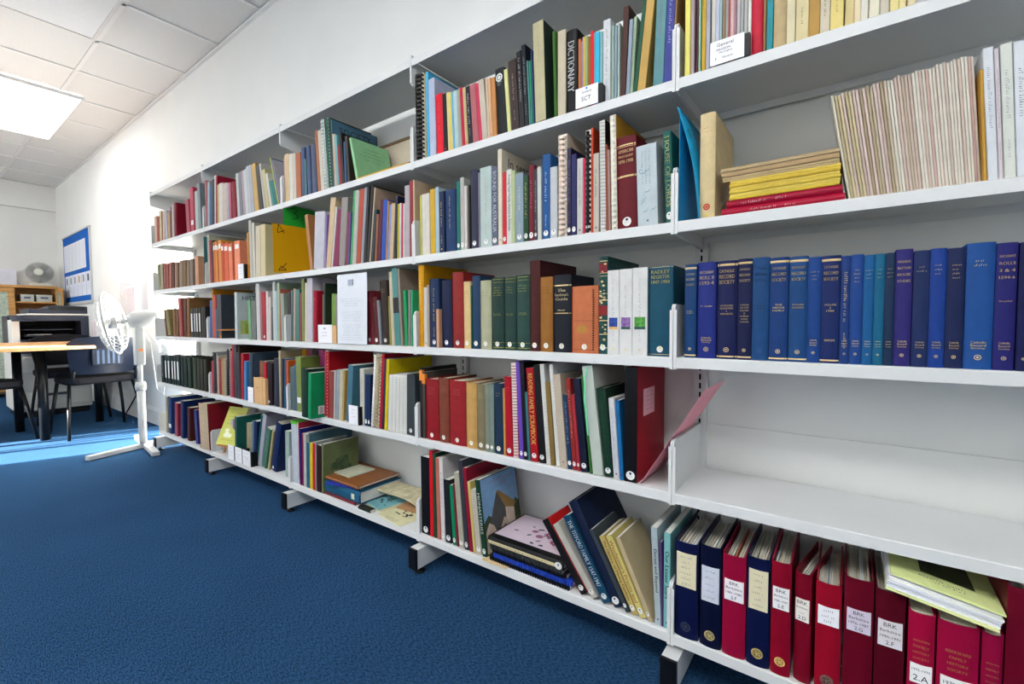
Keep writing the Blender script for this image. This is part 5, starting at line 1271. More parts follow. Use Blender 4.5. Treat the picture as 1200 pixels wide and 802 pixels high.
# card dividers, folders and sheets
def card(name, pts, thick, hx, lab, cat, marks=None, grp=None, var=.03):
    """flat sheet through four corners, with thickness"""
    p = [Vector(q) for q in pts]; nrm = (p[1] - p[0]).cross(p[3] - p[0]).normalized() * thick
    o = MB(); o.add(p + [q + nrm for q in p], [(0, 1, 2, 3), (7, 6, 5, 4), (0, 4, 5, 1), (1, 5, 6, 2), (2, 6, 7, 3), (3, 7, 4, 0)], mat(hx, .5, 1.25, var, 12))
    r = empty(name, p[0]); o2 = o.build('sheet'); o2.parent = r; o2.matrix_parent_inverse = Matrix.Translation(-p[0]); 
    if marks:
        c = MB(); marks(c, p, nrm); m2 = c.build('marking'); m2.parent = r; m2.matrix_parent_inverse = Matrix.Translation(-p[0])
    return tag(r, lab, cat, grp)
INK = mat('10140c', .6, 1, 0)
def wr(txt, a, b_, size, side=1, rot=0):
    def f(c, p, n):
        U = (p[1] - p[0]); V = (p[3] - p[0]); u, v = U.normalized(), V.normalized()
        if rot: u, v = v, -u
        put_text(c, txt, p[0] + U * a + V * b_ + n.normalized() * (side * .0004 + (n.length if side > 0 else 0)), u, v, None, size, INK)
    return f
def both(*fs):
    def f(c, p, n): [g(c, p, n) for g in fs]
    return f
def handL(c, p, n, a, b_, s, pts, side):       # hand-drawn pen stroke
    U = (p[1] - p[0]).normalized(); V = (p[3] - p[0]).normalized(); o = p[0] + (p[1] - p[0]) * a + (p[3] - p[0]) * b_ + n.normalized() * (side * .0005 + (n.length if side > 0 else 0))
    for i in range(len(pts) - 1):
        q0, q1 = o + U * pts[i][0] * s + V * pts[i][1] * s, o + U * pts[i + 1][0] * s + V * pts[i + 1][1] * s; t = (q1 - q0).normalized().cross(n.normalized()) * .0016
        c.add([q0 - t, q1 - t, q1 + t, q0 + t], [(0, 1, 2, 3)], INK)
THREE = [(0, .9), (.35, 1), (.6, .8), (.25, .55), (.65, .4), (.6, .05), (.1, 0)]; FOUR = [(.1, 1), (.0, .0), (.8, .35)], [(.1, 1), (.75, .0)]
x = -1.7890
card('card_divider', [(x, -.052, 1.1287), (x, .185, 1.1287), (x, .185, 1.352), (x, -.052, 1.352)][::1], .0006, 'd2a008', 'golden yellow divider card marked 4 on second shelf, left of middle bay', 'divider card',
     lambda c, p, n: (handL(c, p, n, .1, .82, .04, FOUR[0], 1), handL(c, p, n, .1, .82, .04, FOUR[1], 1), handL(c, p, n, .1, .05, .04, [(0, 0), (.9, .1), (.3, .5), (0, 0)], 1), handL(c, p, n, .1, .05, .04, [(.3, .2), (.95, .9)], 1)), 'numbered divider cards')
x = -1.7905
card('card_divider', [(x, .002, 1.1287), (x, .235, 1.1287), (x, .235, 1.438), (x, .002, 1.452)], .0006, '2ca03c', 'bright green divider card marked 3 behind the yellow one', 'divider card',
     lambda c, p, n: handL(c, p, n, .15, .80, .05, THREE, 1), 'numbered divider cards')
card('card_divider', [(-2.7052, -.004, 1.1287), (-2.7052, .2, 1.1287), (-2.692, .2, 1.40), (-2.692, -.004, 1.40)], .0006, '3c7478', 'dull teal divider card between fourth and far end bays, second shelf', 'divider card', None, 'numbered divider cards')
# curved cyan folder beside the cream book
cy = MB(); n = 12
prof = [(.047 - .050 * (i / n) ** 1.0 + .010 * math.sin(math.pi * i / n), .262 * i / n) for i in range(n + 1)]
vs_ = []
for yy in (0, .2):
    for a, b_ in prof: vs_.append((a, yy, b_))
    for a, b_ in prof: vs_.append((a - .0012, yy, b_))
N = n + 1; cym = mat('2c9cc4', .35, 1.25, .04)
cy.add(vs_, [(i, i + 1, 2 * N + i + 1, 2 * N + i)[::-1] for i in range(n)] + [(N + i, N + i + 1, 3 * N + i + 1, 3 * N + i) for i in range(n)] + [(i, i + 1, N + i + 1, N + i) for i in range(n)] + [(2 * N + i, 2 * N + i + 1, 3 * N + i + 1, 3 * N + i)[::-1] for i in range(n)], cym, True)
r = empty('card_folder', (0.0, .0, H[3] + .0003)); cy.build('cover', r)
MB().box(-.0012, -.0002, .012, .2, 0, .262, cym).build('back_leaf', r)
mk = MB()
for zz, sy in ((.205, .02), (.03, .02), (.2, .14)):
    i = int(zz / .262 * n); a = prof[i][0] + .0018; a2 = prof[i + 2][0] + .0018 if i + 2 <= n else a
    U, V = Vector((0, 1, 0)), (Vector((a2, 0, prof[min(i + 2, n)][1])) - Vector((a, 0, prof[i][1]))).normalized()
    put_text(mk, 'G', Vector((a, sy, prof[i][1] + .006)) + Vector((.0004, 0, 0)), U, V, None, .022, INK)
mk.build('marking', r); r.location.x = .0075
tag(r, 'bright cyan card folder bowing right beside the thick cream book', 'folder')
card('pink_card', [(-.083, .012, H[1] + .0006), (-.083, .212, H[1] + .0006), (.071, .212, .738), (.071, .012, .738)][::-1], .0006, 'f4a4b0', 'pink card leaning right across the end plate beside the empty shelf', 'card', None)
# blank paper sheet with printing at the front of the third shelf
sh = card('paper_notice', [(-1.365, -.006, .8103), (-1.168, -.006, .8103), (-1.166, -.0008, 1.090), (-1.365, -.0008, 1.092)], .0004, 'd4d8de', 'white printed notice propped in front of the books, third shelf, middle bay', 'paper', None)
c = MB(); gl = mat('8898b0', .6, 1, 0); rnd = random.Random(2)
c.box(-1.285, -1.255, -.0066, -.002, 1.045, 1.068, mat('a0a8b8', .6, 1, .1))
for i in range(20): 
    if i not in (4, 5, 11): strokes(c, (-1.265, -.0068 + .0000185 * 1 + (i * -.0), .99 - .0085 * i), (1, 0, 0), (0, 0, 1), .15 * rnd.uniform(.6, 1), .0036, gl, i)
o = c.build('lettering'); o.parent = sh; o.matrix_parent_inverse = Matrix.Translation(-sh.location)

# card labels on small black bookends, and cardboard shelf markers
def marker(x0, x1, z0, z1, lines, lab, y=-.0035, dark=True, hx='e2e2e6', dep=.10, grp='shelf subject labels'):
    r = empty('shelf_label', (x0, y, z0)); w = x1 - x0; h = z1 - z0
    MB().box(0, w, 0, .0012, .0, h, mat(hx, .5, 1.15, .02)).build('card', r)
    m = BLACKP if dark else mat('c8a070', .6, 1.2, .08)
    MB().box(w - .001 if dark else .0, w + (.010 if dark else w * .28), .0014, .006 + dep * .0 + .03, .0002, h - .003, m).build('holder', r)
    c = MB()
    for s, fx, fz, sz, mw in lines:
        if s == '~': strokes(c, (w * fx, -.0004, h * fz), (1, 0, 0), (0, 0, 1), w * mw, sz, HAND, int(fz * 100))
        else: put_text(c, s, (w * fx, -.0004, h * fz), (1, 0, 0), (0, 0, 1), w * mw, sz, HAND)
    c.build('lettering', r)
    return tag(r, lab, 'label', grp)
z = H[4] + .0003
t = marker(-.258, -.194, z, z + .050, [('Scotland', .5, .74, .0055, .5), ('SCT', .48, .40, .012, .42)], 'white shelf label reading Scotland SCT, top shelf', grp='shelf subject labels')
c = MB(); c.disc((.032, -.0005, .045), .003, .003, mat('2080d0', .4, 1.2, 0)); c.build('blue_dot', t)
marker(.075, .143, z, z + .050, [('General', .45, .80, .0085, .48), ('RELIGION', .40, .60, .0045, .5), ('Non Anglican', .47, .46, .0045, .64), ('E', .18, .24, .0045, .1), ('General', .52, .24, .0045, .36)], 'white shelf label reading General RELIGION Non Anglican, top shelf')
marker(-1.303, -1.243, H[1] + .0003, H[1] + .078, [('~', .55, .78, .004, .4), ('~', .5, .6, .004, .4), ('~', .55, .42, .004, .4)], 'white shelf label, fourth shelf down, middle bay')
marker(-2.264, -2.204, H[3] + .0003, H[3] + .078, [('~', .5, .75, .005, .5), ('~', .5, .55, .004, .5), ('~', .5, .35, .004, .4)], 'white shelf label right of the orange paperbacks')
marker(-2.198, -2.138, H[1] + .0003, H[1] + .08, [('~', .5, .75, .005, .5), ('~', .5, .5, .004, .5)], 'plain white shelf label beside the buff box, fourth shelf down, fourth bay')
marker(-2.128, -2.036, H[1] + .0003, H[1] + .136, [('~', .5, .62, .006, .5), ('~', .5, .5, .004, .4)], 'buff cardboard box with white paper label, fourth shelf down, fourth bay', dark=False, hx='c8a070')
marker(-1.515, -1.41, H[2] + .0003, H[2] + .078, [('BRK', .5, .8, .008, .3), ('~', .5, .58, .005, .4), ('~', .5, .4, .005, .4)], 'white label on tan cardboard box, third shelf down, middle bay', dark=False)
for i, (a, b_) in enumerate(((-2.462, -2.392), (-2.376, -2.294), (-2.284, -2.196))):
    marker(a, b_, H[0] + .0003, H[0] + .082, [('~', .5, .8, .006, .5), ('~', .5, .55, .006, .7), ('~', .5, .42, .004, .5), ('~', .5, .28, .004, .5)], ('left', 'middle', 'right')[i] + ' of three white shelf labels, bottom shelf, fourth bay')

# small wooden display easels
def easel(x, y, z, tilt, yaw, lab):
    r = empty('book_easel', (x, y, z), (0, 0, math.radians(yaw))); tag(r, lab, 'easel', 'small wooden book easels')
    m = mat('b07848', .5, 1.2, .2, 20)
    for s in (-.05, .05):
        b = MB(); b.add([(s - .005, 0, .0), (s + .005, 0, .0), (s + .005, .08, .17), (s - .005, .08, .17), (s - .005, .008, 0), (s + .005, .008, 0), (s + .005, .088, .17), (s - .005, .088, .17)], [(0, 1, 2, 3), (7, 6, 5, 4), (0, 4, 5, 1), (1, 5, 6, 2), (2, 6, 7, 3), (3, 7, 4, 0)], m); b.build('leg', r)
    MB().box(-.065, .065, -.022, .012, .045, .053, m).build('ledge', r)
    MB().box(-.055, .055, .082, .092, .15, .165, m).build('crossbar', r)
    b = MB(); b.add([(-.005, .14, 0), (.005, .14, 0), (.005, .088, .16), (-.005, .088, .16), (-.005, .147, 0), (.005, .147, 0), (.005, .095, .16), (-.005, .095, .16)], [(0, 1, 2, 3)[::-1], (7, 6, 5, 4)[::-1], (0, 4, 5, 1), (1, 5, 6, 2), (2, 6, 7, 3), (3, 7, 4, 0)], m); b.build('back_leg', r)
    return r
easel(-2.56, .035, H[0] + .0003, 0, 12, 'small wooden easel holding the lime-yellow book, bottom shelf')
yb = empty('display_book', (-2.555, .018, H[0] + .056), (math.radians(-24), 0, math.radians(12))); b = MB(); b.box(-.085, .085, 0, .008, 0, .225, mat('c0c060', .45, 1.25, .05)); b.build('cover', yb)
c = MB()
for i in range(4): strokes(c, (0, -.0005, .19 - .022 * i), (1, 0, 0), (0, 0, 1), .11, .008, mat('505830', .5, 1, 0), i)
for i in range(6): c.disc((random.uniform(-.03, .03), -.0006 - i * 2e-5, .07 + random.uniform(-.02, .02)), .02, .012, mat('d8dcc0', .5, 1.1, .1), 8)
strokes(c, (0, -.0005, .03), (1, 0, 0), (0, 0, 1), .11, .006, mat('505830', .5, 1, 0), 9); c.build('cover_print', yb)
tag(yb, 'lime-yellow booklet displayed face out on a wooden easel', 'booklet')
easel(-2.512, .05, H[2] + .0003, 0, 62, 'small wooden easel left of the large history book, third shelf')
# flat folders and board on the top shelf of the middle bay
card('card_folder', [(-1.23, .006, H[4] + .0008), (-.93, .006, H[4] + .0008), (-.93, .22, H[4] + .0008), (-1.23, .22, H[4] + .0008)], .006, 'c09820', 'golden yellow folder lying flat on the top shelf of the middle bay', 'folder')
card('card_folder', [(-1.21, .02, H[4] + .0078), (-.925, .02, H[4] + .0078), (-.925, .225, H[4] + .0078), (-1.21, .225, H[4] + .0078)], .005, '24282e', 'black folder lying flat on the golden yellow folder', 'folder')
bd = empty('backing_board', (-1.2, .205, H[4] + .014), (math.radians(-8), 0, 0)); MB().box(-.27, .262, 0, .006, 0, .215, mat('bcb09c', .6, 1.2, .06)).build('panel', bd)
MB().box(-.27, .262, -.004, .008, .203, .215, mat('7c6448', .5, 1.2, .1)).build('wooden_edge', bd)
tag(bd, 'cream board with brown wooden edge leaning at the back of the top shelf', 'board')

# ================================================================ OFFICE CORNER
PWH = mat('d8d8d4', .4, 1.05, .02); NAVYP = mat('1a2232', .4, 1.25, .04); FAB = mat('18181c', .9, 1.2, .15, 80); TOPM = mat('d09c6c', .35, 1.1, .12, 6, stretch=(1, 8, 1))
DK = mat('2a3040', .35, 1.1, .04)
# table
tb = empty('meeting_table', (-5.1, -.6, 0)); pts = []
for k in range(40):
    w = 2 * math.pi * k / 40; pts.append((math.copysign(abs(math.cos(w)) ** .8, math.cos(w)) * .76, math.copysign(abs(math.sin(w)) ** .8, math.sin(w)) * .76))
MB().prism(pts, .705, .73, TOPM, axis=2).build('tabletop', tb, bevel=.004)
for x, y in ((.44, .17), (-.13, .10), (-.11, .60), (.3, -.45)):
    l = MB(); l.tube([(x, y, 0), (x, y, .705)], .03, BLACKP, 14); l.build('leg', tb)
tag(tb, 'round meeting table with light wood top and thick black legs', 'table')
# chairs
def chair(name, x, y, yaw, lab, back=NAVYP):
    """seat looks along local -x; the backrest stands at +x"""
    r = empty(name, (x, y, 0), (0, 0, math.radians(yaw))); tag(r, lab, 'chair', 'stacking chairs round the table')
    s = MB(); n = 10; q = []
    for k in range(28):
        w = 2 * math.pi * k / 28; q.append((math.copysign(abs(math.cos(w)) ** .5, math.cos(w)) * .225, math.copysign(abs(math.sin(w)) ** .5, math.sin(w)) * .235))
    s.prism(q, .425, .475, FAB, axis=2); s.build('seat', r, bevel=.012)
    b = MB(); nn = 10
    def sh_(i, j): # i across 0..nn, j up 0..6
        a = i / nn * 2 - 1; v = j / 6; wv = .235 - .03 * (1 - v) ** 2 - (.05 if j == 6 else 0) * 1
        return (.255 + .05 * v - .045 * a * a, a * wv, .50 + .30 * v - (.02 * a * a if j == 6 else 0))
    vs_ = [sh_(i, j) for j in range(7) for i in range(nn + 1)]; vs2 = [(p[0] - .022, p[1] * .97, p[2]) for p in vs_]; N = len(vs_)
    fs = [(j * (nn + 1) + i, j * (nn + 1) + i + 1, (j + 1) * (nn + 1) + i + 1, (j + 1) * (nn + 1) + i) for j in range(6) for i in range(nn)]
    b.add(vs_, fs, back, True); b.add(vs2, [f[::-1] for f in fs], FAB, True)
    rim = [i for i in range(nn + 1)] + [(j + 1) * (nn + 1) + nn for j in range(6)] + [6 * (nn + 1) + i for i in range(nn - 1, -1, -1)] + [j * (nn + 1) for j in range(5, 0, -1)]
    b.add(vs_ + vs2, [(rim[k], rim[(k + 1) % len(rim)], N + rim[(k + 1) % len(rim)], N + rim[k])[::-1] for k in range(len(rim))], back)
    b.build('backrest', r)
    if back is NAVYP:
        p = MB(); p.box(.279, .292, -.10, .10, .57, .70, NAVYP); p.build('recessed_panel', r, bevel=.006)
        g = MB()
        for k in range(5): g.box(.291, .295, -.07 + .032 * k, -.055 + .032 * k, .58, .69, mat('3c4a60', .25, 1.2, 0))
        g.build('ribs', r)
    for s_ in (-1, 1):
        f = MB(); f.tube([(-.17, s_ * .2, .425), (-.2, s_ * .225, .21), (-.235, s_ * .245, 0)], .0125, BLACKP, 10, r2=.011); f.build('leg', r)
        f = MB(); f.tube([(.13, s_ * .2, .425), (.2, s_ * .225, .2), (.255, s_ * .245, 0)], .0125, BLACKP, 10, r2=.011); f.build('leg', r)
        f = MB(); f.tube([(.10, s_ * .19, .43), (.2, s_ * .2, .44), (.245, s_ * .195, .53)], .011, BLACKP, 8); f.build('back_support', r)
    f = MB(); f.tube([(-.17, -.2, .42), (-.17, .2, .42)], .01, BLACKP, 8); f.tube([(.13, -.2, .42), (.13, .2, .42)], .01, BLACKP, 8); f.tube([(-.17, -.2, .42), (.13, -.2, .42)], .01, BLACKP, 8); f.tube([(-.17, .2, .42), (.13, .2, .42)], .01, BLACKP, 8); f.build('frame', r)
    return r
chair('office_chair', -4.72, -.105, 4, 'chair with navy plastic back turned to the camera, right of the table')
chair('office_chair', -5.62, -.12, 178, 'black fabric chair behind the table, in front of the copier', FAB)
chair('office_chair', -4.86, -.78, -62, 'black chair at the left frame edge, seat pushed under the table', FAB)
# copier
cp = empty('photocopier', (-6.28, -.17, 0)); hx_, hy = .32, .27
b = MB(); b.box(-hx_, hx_, -hy, hy, .06, .62, PWH); b.build('cabinet', cp, bevel=.008)
MB().box(-hx_ + .03, hx_ - .02, -hy + .02, hy - .02, .0, .06, BLACKP).build('plinth', cp)
for k in range(3): 
    d = MB(); d.box(hx_, hx_ + .012, -hy + .02, hy - .02, .10 + .165 * k, .25 + .165 * k, PWH); dr = d.build('paper_drawer', cp, bevel=.004); MB().box(hx_ + .012, hx_ + .022, -.08, .08, .2 + .165 * k, .225 + .165 * k, DK).build('handle', dr)
b = MB(); b.prism([(-hy, .62), (hy, .62), (hy, .98), (-hy, .98)], -hx_, hx_ - .25, DK); b.box(hx_ - .25, hx_, hy - .06, hy, .62, .98, DK); b.box(hx_ - .25, hx_, -hy, -hy + .05, .62, .94, PWH); b.box(hx_ - .25, hx_, -hy + .05, hy - .06, .93, .98, DK); b.box(hx_ - .25, hx_ + .02, -hy + .05, hy - .06, .62, .75, DK); b.build('body', cp)
MB().box(hx_ - .248, hx_ - .24, -hy + .05, hy - .06, .75, .93, DARKM).build('output_bay', cp)
for k in range(2): MB().box(hx_ - .23, hx_ - .02, -hy + .08, hy - .12, .78 + .06 * k, .787 + .06 * k, DK).build('paper_tray', cp)
MB().box(hx_ - .2, hx_ - .03, -hy + .1, 0.0, .795, .799, PAGESW).build('printed_sheets', cp)
b = MB(); b.add([(hx_ - .16, -hy - .0, .985), (hx_ + .03, -hy, .94), (hx_ + .03, -hy + .16, .94), (hx_ - .16, -hy + .16, .985), (hx_ - .16, -hy, .96), (hx_ + .03, -hy, .925), (hx_ + .03, -hy + .16, .925), (hx_ - .16, -hy + .16, .96)], [(0, 1, 2, 3), (7, 6, 5, 4), (0, 4, 5, 1), (1, 5, 6, 2), (2, 6, 7, 3), (3, 7, 4, 0)], DK); b.build('control_panel', cp)
MB().box(-hx_, hx_ - .0, -hy + .1, hy + .01, .985, 1.0, PWH).build('scanner_lid', cp, bevel=.004)
b = MB(); b.prism([(-hy + .12, 1.0), (hy, 1.0), (hy, 1.075), (-hy + .30, 1.085), (-hy + .24, 1.045), (-hy + .12, 1.05)], -hx_ + .05, hx_ - .03, DK); b.build('document_feeder', cp, bevel=.006)
MB().box(hx_ - .029, hx_ - .026, -hy + .26, hy - .02, 1.035, 1.072, BLACKP).build('feeder_slot', cp)
tag(cp, 'large white and dark grey photocopier behind the table', 'photocopier')
# cabinet
cb = empty('bookcase_cabinet', (-8.16, -.30, 0)); y0, y1 = -1.0, .50
c = MB(); c.box(-.18, .18, y0, y1, 1.355, 1.385, WOODM); c.build('top_panel', cb)
MB().box(-.18, -.17, y0, y1, .06, 1.355, WOODM).build('back_panel', cb); MB().box(-.18, .18, y1 - .02, y1, 0, 1.355, WOODM).build('side_panel', cb); MB().box(-.18, .18, y0, y0 + .02, 0, 1.355, WOODM).build('side_panel', cb)
for z_ in (.06, .5, .85, 1.165): MB().box(-.17, .15, y0 + .02, y1 - .02, z_, z_ + .018, WOODM).build('inner_shelf', cb)
glass = mat('a8b4a4', .12, 1.1, .25, 30)
def door(ya, yb, nm):
    d = MB(); f = .055
    for q in ((ya, ya + f, .08, 1.35), (yb - f, yb, .08, 1.35), (ya + f, yb - f, .08, .08 + f), (ya + f, yb - f, 1.35 - f, 1.35)): d.box(.152, .172, *q, WOODM)
    o = d.build('door', cb); MB().box(.158, .164, ya + f, yb - f, .08 + f, 1.35 - f, glass).build('pane', o); return o
door(-.98, -.42, 1); door(-.42, .11, 2)
d = MB(); f = .05      # right door stands open
for q in ((.0, f), (.36 - f, .36)): d.box(q[0] + .17, q[1] + .17, y1 - .028, y1 - .01, .08, 1.35, WOODM)
d.box(.17 + f, .53 - f, y1 - .028, y1 - .01, 1.30, 1.35, WOODM); d.box(.17 + f, .53 - f, y1 - .028, y1 - .01, .08, .13, WOODM); o = d.build('door', cb); MB().box(.17 + f, .53 - f, y1 - .022, y1 - .016, .13, 1.30, glass).build('pane', o)
tag(cb, 'light wood cabinet with glass doors at the far wall', 'cabinet')
for k, (a, b_) in enumerate(((-.135, -.02), (.005, .145))):
    r = empty('storage_box', (-8.12, (a + b_) / 2, 1.1835)); w = (b_ - a) / 2
    MB().box(-.1, .1, -w, w, 0, .085, mat('b4b8b0', .5, 1.15, .04)).build('box_body', r); MB().box(-.103, .103, -w - .003, w + .003, .072, .09, mat('c4c8c0', .5, 1.1, .02)).build('lid', r)
    MB().box(.1, .102, -w * .5, w * .5, .04, .06, mat('505878', .5, 1, 0)).build('label_holder', r)
    tag(r, ('left', 'right')[k] + ' of two grey storage boxes on the cabinet shelf', 'box', 'storage boxes in the wooden cabinet')
# desk fan on the cabinet
def cage(mb, c, ax, R, depth, m, rings=5, spokes=20, wr_=.0016):
    ax = Vector(ax).normalized(); a = ax.orthogonal().normalized(); b = ax.cross(a); c = Vector(c)
    P = lambda r_, h_, w_: c + ax * h_ + (a * math.cos(w_) + b * math.sin(w_)) * r_
    for sgn in (-1, 1):
        for k in range(rings):
            rr = R * (k + 1) / rings; hh = sgn * depth * math.sqrt(max(0, 1 - (rr / R) ** 2.4))
            mb.tube([P(rr, hh, 2 * math.pi * i / 28) for i in range(29)], wr_, m, 4)
        for s in range(spokes):
            w_ = 2 * math.pi * s / spokes; mb.tube([P(R * q, sgn * depth * math.sqrt(max(0, 1 - q ** 2.4)), w_ + .3 * q) for q in (.1, .4, .7, .9, 1)], wr_, m, 4)
def blades(mb, c, ax, R, m, n=4):
    ax = Vector(ax).normalized(); a = ax.orthogonal().normalized(); b = ax.cross(a); c = Vector(c)
    for k in range(n):
        vs_ = []
        for i in range(6):
            rr = R * (.18 + .72 * i / 5)
            for j, dw in enumerate((-.18, .12, .5)):
                w_ = 2 * math.pi * k / n + dw * (1 + .5 * math.sin(i / 5 * 3.1)); vs_.append(c + ax * (.018 - .018 * j) * (1.1 - i / 8) + (a * math.cos(w_) + b * math.sin(w_)) * rr)
        mb.add(vs_, [(i * 3 + j, i * 3 + j + 1, i * 3 + j + 4, i * 3 + j + 3) for i in range(5) for j in range(2)], m, True)
CREAM = mat('ccccc0', .45, 1.1, .02); GRL = mat('9a9c98', .5, 1.1, 0)
df = empty('desk_fan', (-8.08, .05, 1.3855)); ax = (1, -.25, .05)
c = MB(); cage(c, (.02, 0, .175), ax, .13, .045, GRL, 9, 36, .0022); c.build('cage', df); c = MB(); blades(c, (.02, 0, .175), ax, .12, mat('a8aca8', .4, 1.1, 0)); c.build('blades', df)
c = MB(); c.lathe([(.045, -.01), (.045, .03), (.03, .036)], (.06, -.012, .177), CREAM, 20, ax); c.build('hub', df); c = MB(); c.lathe([(.05, 0), (.055, .05), (.035, .09)], (-.12, .02, .168), CREAM, 16, ax); c.build('motor', df)
MB().box(-.06, .07, -.095, .095, 0, .038, CREAM).build('base', df, bevel=.008); c = MB(); c.tube([(-.04, 0, .03), (-.05, .01, .17)], .018, CREAM, 10); c.build('stem', df)
tag(df, 'small cream desk fan on top of the wooden cabinet', 'fan')
nt_ = empty('wall_notice', (XL + .072, -.30, 1.40)); MB().box(0, .002, -.17, .17, 0, .2, mat('dce0ec', .6, 1.1, 0)).build('sheet', nt_); c = MB()
for i in range(6): strokes(c, (.0025, 0, .16 - .022 * i), (0, 1, 0), (0, 0, 1), .24, .006, mat('8088a0', .5, 1, 0), i)
c.build('lettering', nt_); tag(nt_, 'pale printed notice on the far wall above the cabinet', 'notice')
# noticeboard
nb = empty('noticeboard', (-7.92, YB, 1.17)); W, Hh = 1.33, .82
MB().box(0, W, -.014, 0, 0, Hh, mat('1464b4', .8, 1.3, .06, 60)).build('felt', nb)
c = MB(); c.box(-.02, W + .03, -.022, 0, -.035, 0, GALV); c.build('lower_rail', nb); MB().box(-.02, W + .03, -.022, 0, Hh, Hh + .016, GALV).build('upper_rail', nb); MB().box(W, W + .012, -.02, 0, 0, Hh, GALV).build('side_rail', nb)
tag(nb, 'blue noticeboard covered in papers on the long wall', 'noticeboard')
lt = mat('707c94', .6, 1, 0)
for k in range(6):
    r = empty('pinned_sheet', (-7.88 + .185 * k, YB - .0145, 1.555)); c = MB(); c.box(0, .18, -.0015, 0, 0, .335, mat('d8dce4', .6, 1.1, .02)); c.build('sheet', r); c = MB()
    for i in range(12): strokes(c, (.09, -.002, .30 - .024 * i), (1, 0, 0), (0, 0, 1), .14, .009, lt, k * 20 + i)
    c.build('lettering', r); tag(r, '%spaper from left in the upper row of the noticeboard' % (ORD[k] or 'first '), 'paper', 'papers pinned in the upper row')
for k in range(6):
    r = empty('pinned_sheet', (-7.86 + .212 * k, YB - .0145, 1.235)); c = MB(); c.box(0, .195, -.0015, 0, 0, .27, mat('d4d8e4', .6, 1.1, .02)); c.build('sheet', r)
    c = MB(); c.box(.06, .13, -.0022, -.001, .16, .24, mat(('707888', '88906c', '889098', 'c89858', '8c9c88', '383c48')[k], .6, 1, .2)); 
    for i in range(3): strokes(c, (.1, -.002, .12 - .024 * i), (1, 0, 0), (0, 0, 1), .14, .008, lt, k * 9 + i)
    c.build('lettering', r); tag(r, '%sleaflet from left in the lower row of the noticeboard' % (ORD[k] or 'first '), 'leaflet', 'leaflets pinned in the lower row')
# large sheet of white paper on the wall near the shelves
r = empty('wall_chart', (-4.9, YB, 1.44)); MB().box(0, 1.0, -.004, 0, 0, .56, mat('e8e8ec', .7, 1.05, 0)).build('sheet', r); tag(r, 'blank white chart on the sunlit wall left of the shelves', 'chart')
# wall shelf with folders behind the chair
ws = empty('wall_shelf', (-5.95, YB, .70)); MB().box(0, .95, -.17, 0, 0, .025, PWH).build('board', ws); MB().box(.1, .12, -.14, 0, -.1, 0, PWH).build('support', ws); MB().box(.83, .85, -.14, 0, -.1, 0, PWH).build('support', ws)
tag(ws, 'white wall shelf right of the photocopier carrying folders', 'shelf')
for k, (a, w_, hx) in enumerate(((.03, .06, 'd8d4dc'), (.10, .06, 'd4c8d0'), (.17, .07, 'dcdce4'), (.26, .06, 'd8d8dc'))):
    r = empty('magazine_file', (-5.95 + a, .115, .7253)); MB().prism([(0, 0), (.15, 0), (.15, .3), (.06, .3), (0, .2)], 0, w_, mat(hx, .5, 1.1, .02)).build('file_body', r); c = MB(); strokes(c, (w_ / 2, -.0005, .11), (0, 0, 1), (1, 0, 0), .12, .01, mat('9088a0', .5, 1, 0), k); c.build('lettering', r)
    tag(r, '%swhite magazine file from left on the wall shelf' % (ORD[k] or 'first '), 'file', 'magazine files on the wall shelf')
r = empty('open_folder', (-5.52, .16, .7255)); c = MB(); c.add([(0, -.05, 0), (.16, -.05, 0), (.20, .06, .28), (.06, .06, .30), (0, -.045, 0), (.16, -.045, 0), (.20, .065, .28), (.06, .065, .30)], [(0, 1, 2, 3), (7, 6, 5, 4), (0, 4, 5, 1), (1, 5, 6, 2), (2, 6, 7, 3), (3, 7, 4, 0)], mat('e4e8ec', .5, 1.1, 0)); c.build('sheet', r); tag(r, 'white folder leaning on the wall shelf behind the chair', 'folder')
# clear leaflet holder on the wall
CLR = mat('e8ecf4', .15, 1, 0, alpha=.35)
r = empty('leaflet_holder', (-5.18, YB, .98)); c = MB(); c.box(0, .44, -.09, -.086, 0, .24, CLR); c.box(0, .004, -.09, 0, 0, .3, CLR); c.box(.436, .44, -.09, 0, 0, .3, CLR); c.box(0, .44, -.09, 0, 0, .004, CLR); c.build('holder', r); MB().box(.12, .38, -.07, -.03, .01, .27, mat('dcdce8', .5, 1.05, .03)).build('leaflets', r); tag(r, 'clear plastic leaflet holder on the wall behind the pedestal fan', 'holder')
# pedestal fan
pf = empty('pedestal_fan', (-3.74, -.06, 0)); FW = mat('c4c6c6', .35, 1.0, .01); FC = mat('eceef0', .2, 1, 0, alpha=.55)
def bar(x0, y0, x1, y1): 
    m = MB(); v = Vector((x1 - x0, y1 - y0, 0)); n = Vector((-v.y, v.x, 0)).normalized() * .022; p0, p1 = Vector((x0, y0, 0)), Vector((x1, y1, 0))
    a = [p0 - n, p0 + n, p1 + n, p1 - n]; m.add([q + Vector((0, 0, .004)) for q in a] + [q * 1 + Vector((0, 0, .034)) for q in a], [(3, 2, 1, 0)[::-1], (4, 5, 6, 7)[::-1], (0, 4, 5, 1), (1, 5, 6, 2), (2, 6, 7, 3), (3, 7, 4, 0)], FW)
    return m.build('base_bar', pf, bevel=.004)
bar(.09, -.32, -.10, .29); b2 = bar(.34, -.02, -.36, .06); b2.location.z = .0005
for x, y in ((.08, -.29), (-.09, .27), (.31, -.015), (-.33, .055)): MB().box(x - .012, x + .012, y - .012, y + .012, 0, .005, BLACKP).build('rubber_foot', pf)
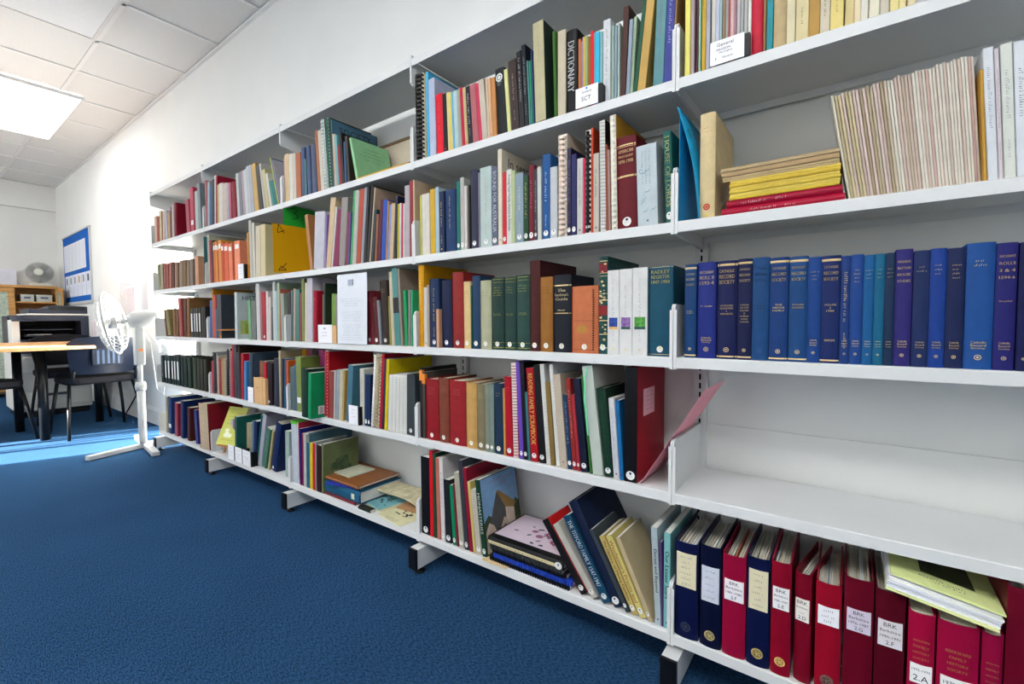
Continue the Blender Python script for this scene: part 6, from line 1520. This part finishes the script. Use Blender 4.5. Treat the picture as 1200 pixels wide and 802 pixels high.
c = MB(); c.tube([(0, 0, .03), (0, 0, .45)], .024, FW, 16); c.build('outer_pole', pf); c = MB(); c.tube([(0, 0, .45), (0, 0, .66)], .015, FW, 12); c.build('inner_pole', pf); c = MB(); c.lathe([(.03, 0), (.034, .03), (.028, .06)], (0, 0, .42), FW, 16); c.build('height_collar', pf)
MB().box(-.035, .035, -.028, .028, .60, .875, FW).build('control_box', pf, bevel=.012)
MB().box(.035, .037, -.012, .012, .70, .72, mat('e88840', .5, 1.2, 0)).build('orange_sticker', pf)
for k in range(4): MB().box(-.037, -.035, -.01, .01, .64 + .03 * k, .655 + .03 * k, GRL).build('button', pf)
nx = Vector((-.40, -.90, -.16)).normalized(); hd = Vector((0, 0, .925))
c = MB(); c.lathe([(.03, -.13), (.052, -.115), (.062, -.06), (.062, .02), (.05, .045), (.02, .055)], hd, FW, 24, nx); c.build('motor', pf)
hc = hd + nx * .145
c = MB(); c.tube([hd + nx * .05, hc], .012, FW, 10); c.build('shaft', pf)
c = MB(); cage(c, hc, nx, .215, .07, FW, 7, 36, .0013); c.build('cage', pf)
c = MB(); blades(c, hc, nx, .2, FC, 3); c.lathe([(.04, -.03), (.04, .02), (.02, .035)], hc, FW, 16, nx); c.build('blades', pf)
a = nx.orthogonal().normalized(); b = nx.cross(a); c = MB(); c.tube([hc + (a * math.cos(w) + b * math.sin(w)) * .217 for w in [2 * math.pi * i / 40 for i in range(41)]], .006, FW, 6); c.build('cage_rim', pf)
c = MB(); c.tube([(.0, .06, .84), (.05, .12, .7), (.06, .13, .5), (.05, .12, .38), (.02, .09, .42), (.03, .06, .75), (.01, .03, .85)], .004, FW, 6); c.build('cable', pf)
tag(pf, 'white pedestal fan on cross base at the left end of the shelves', 'fan')
c = MB(); c.tube([(-5.25, .2, .006), (-5.2, .17, .007), (-5.1, .2, .12), (-5.05, YB - .025, .24), (-5.0, YB - .022, .28)], .006, BLACKP, 8); o = c.build('power_cable'); tag(o, 'black power cable rising from the carpet along the skirting', 'cable')
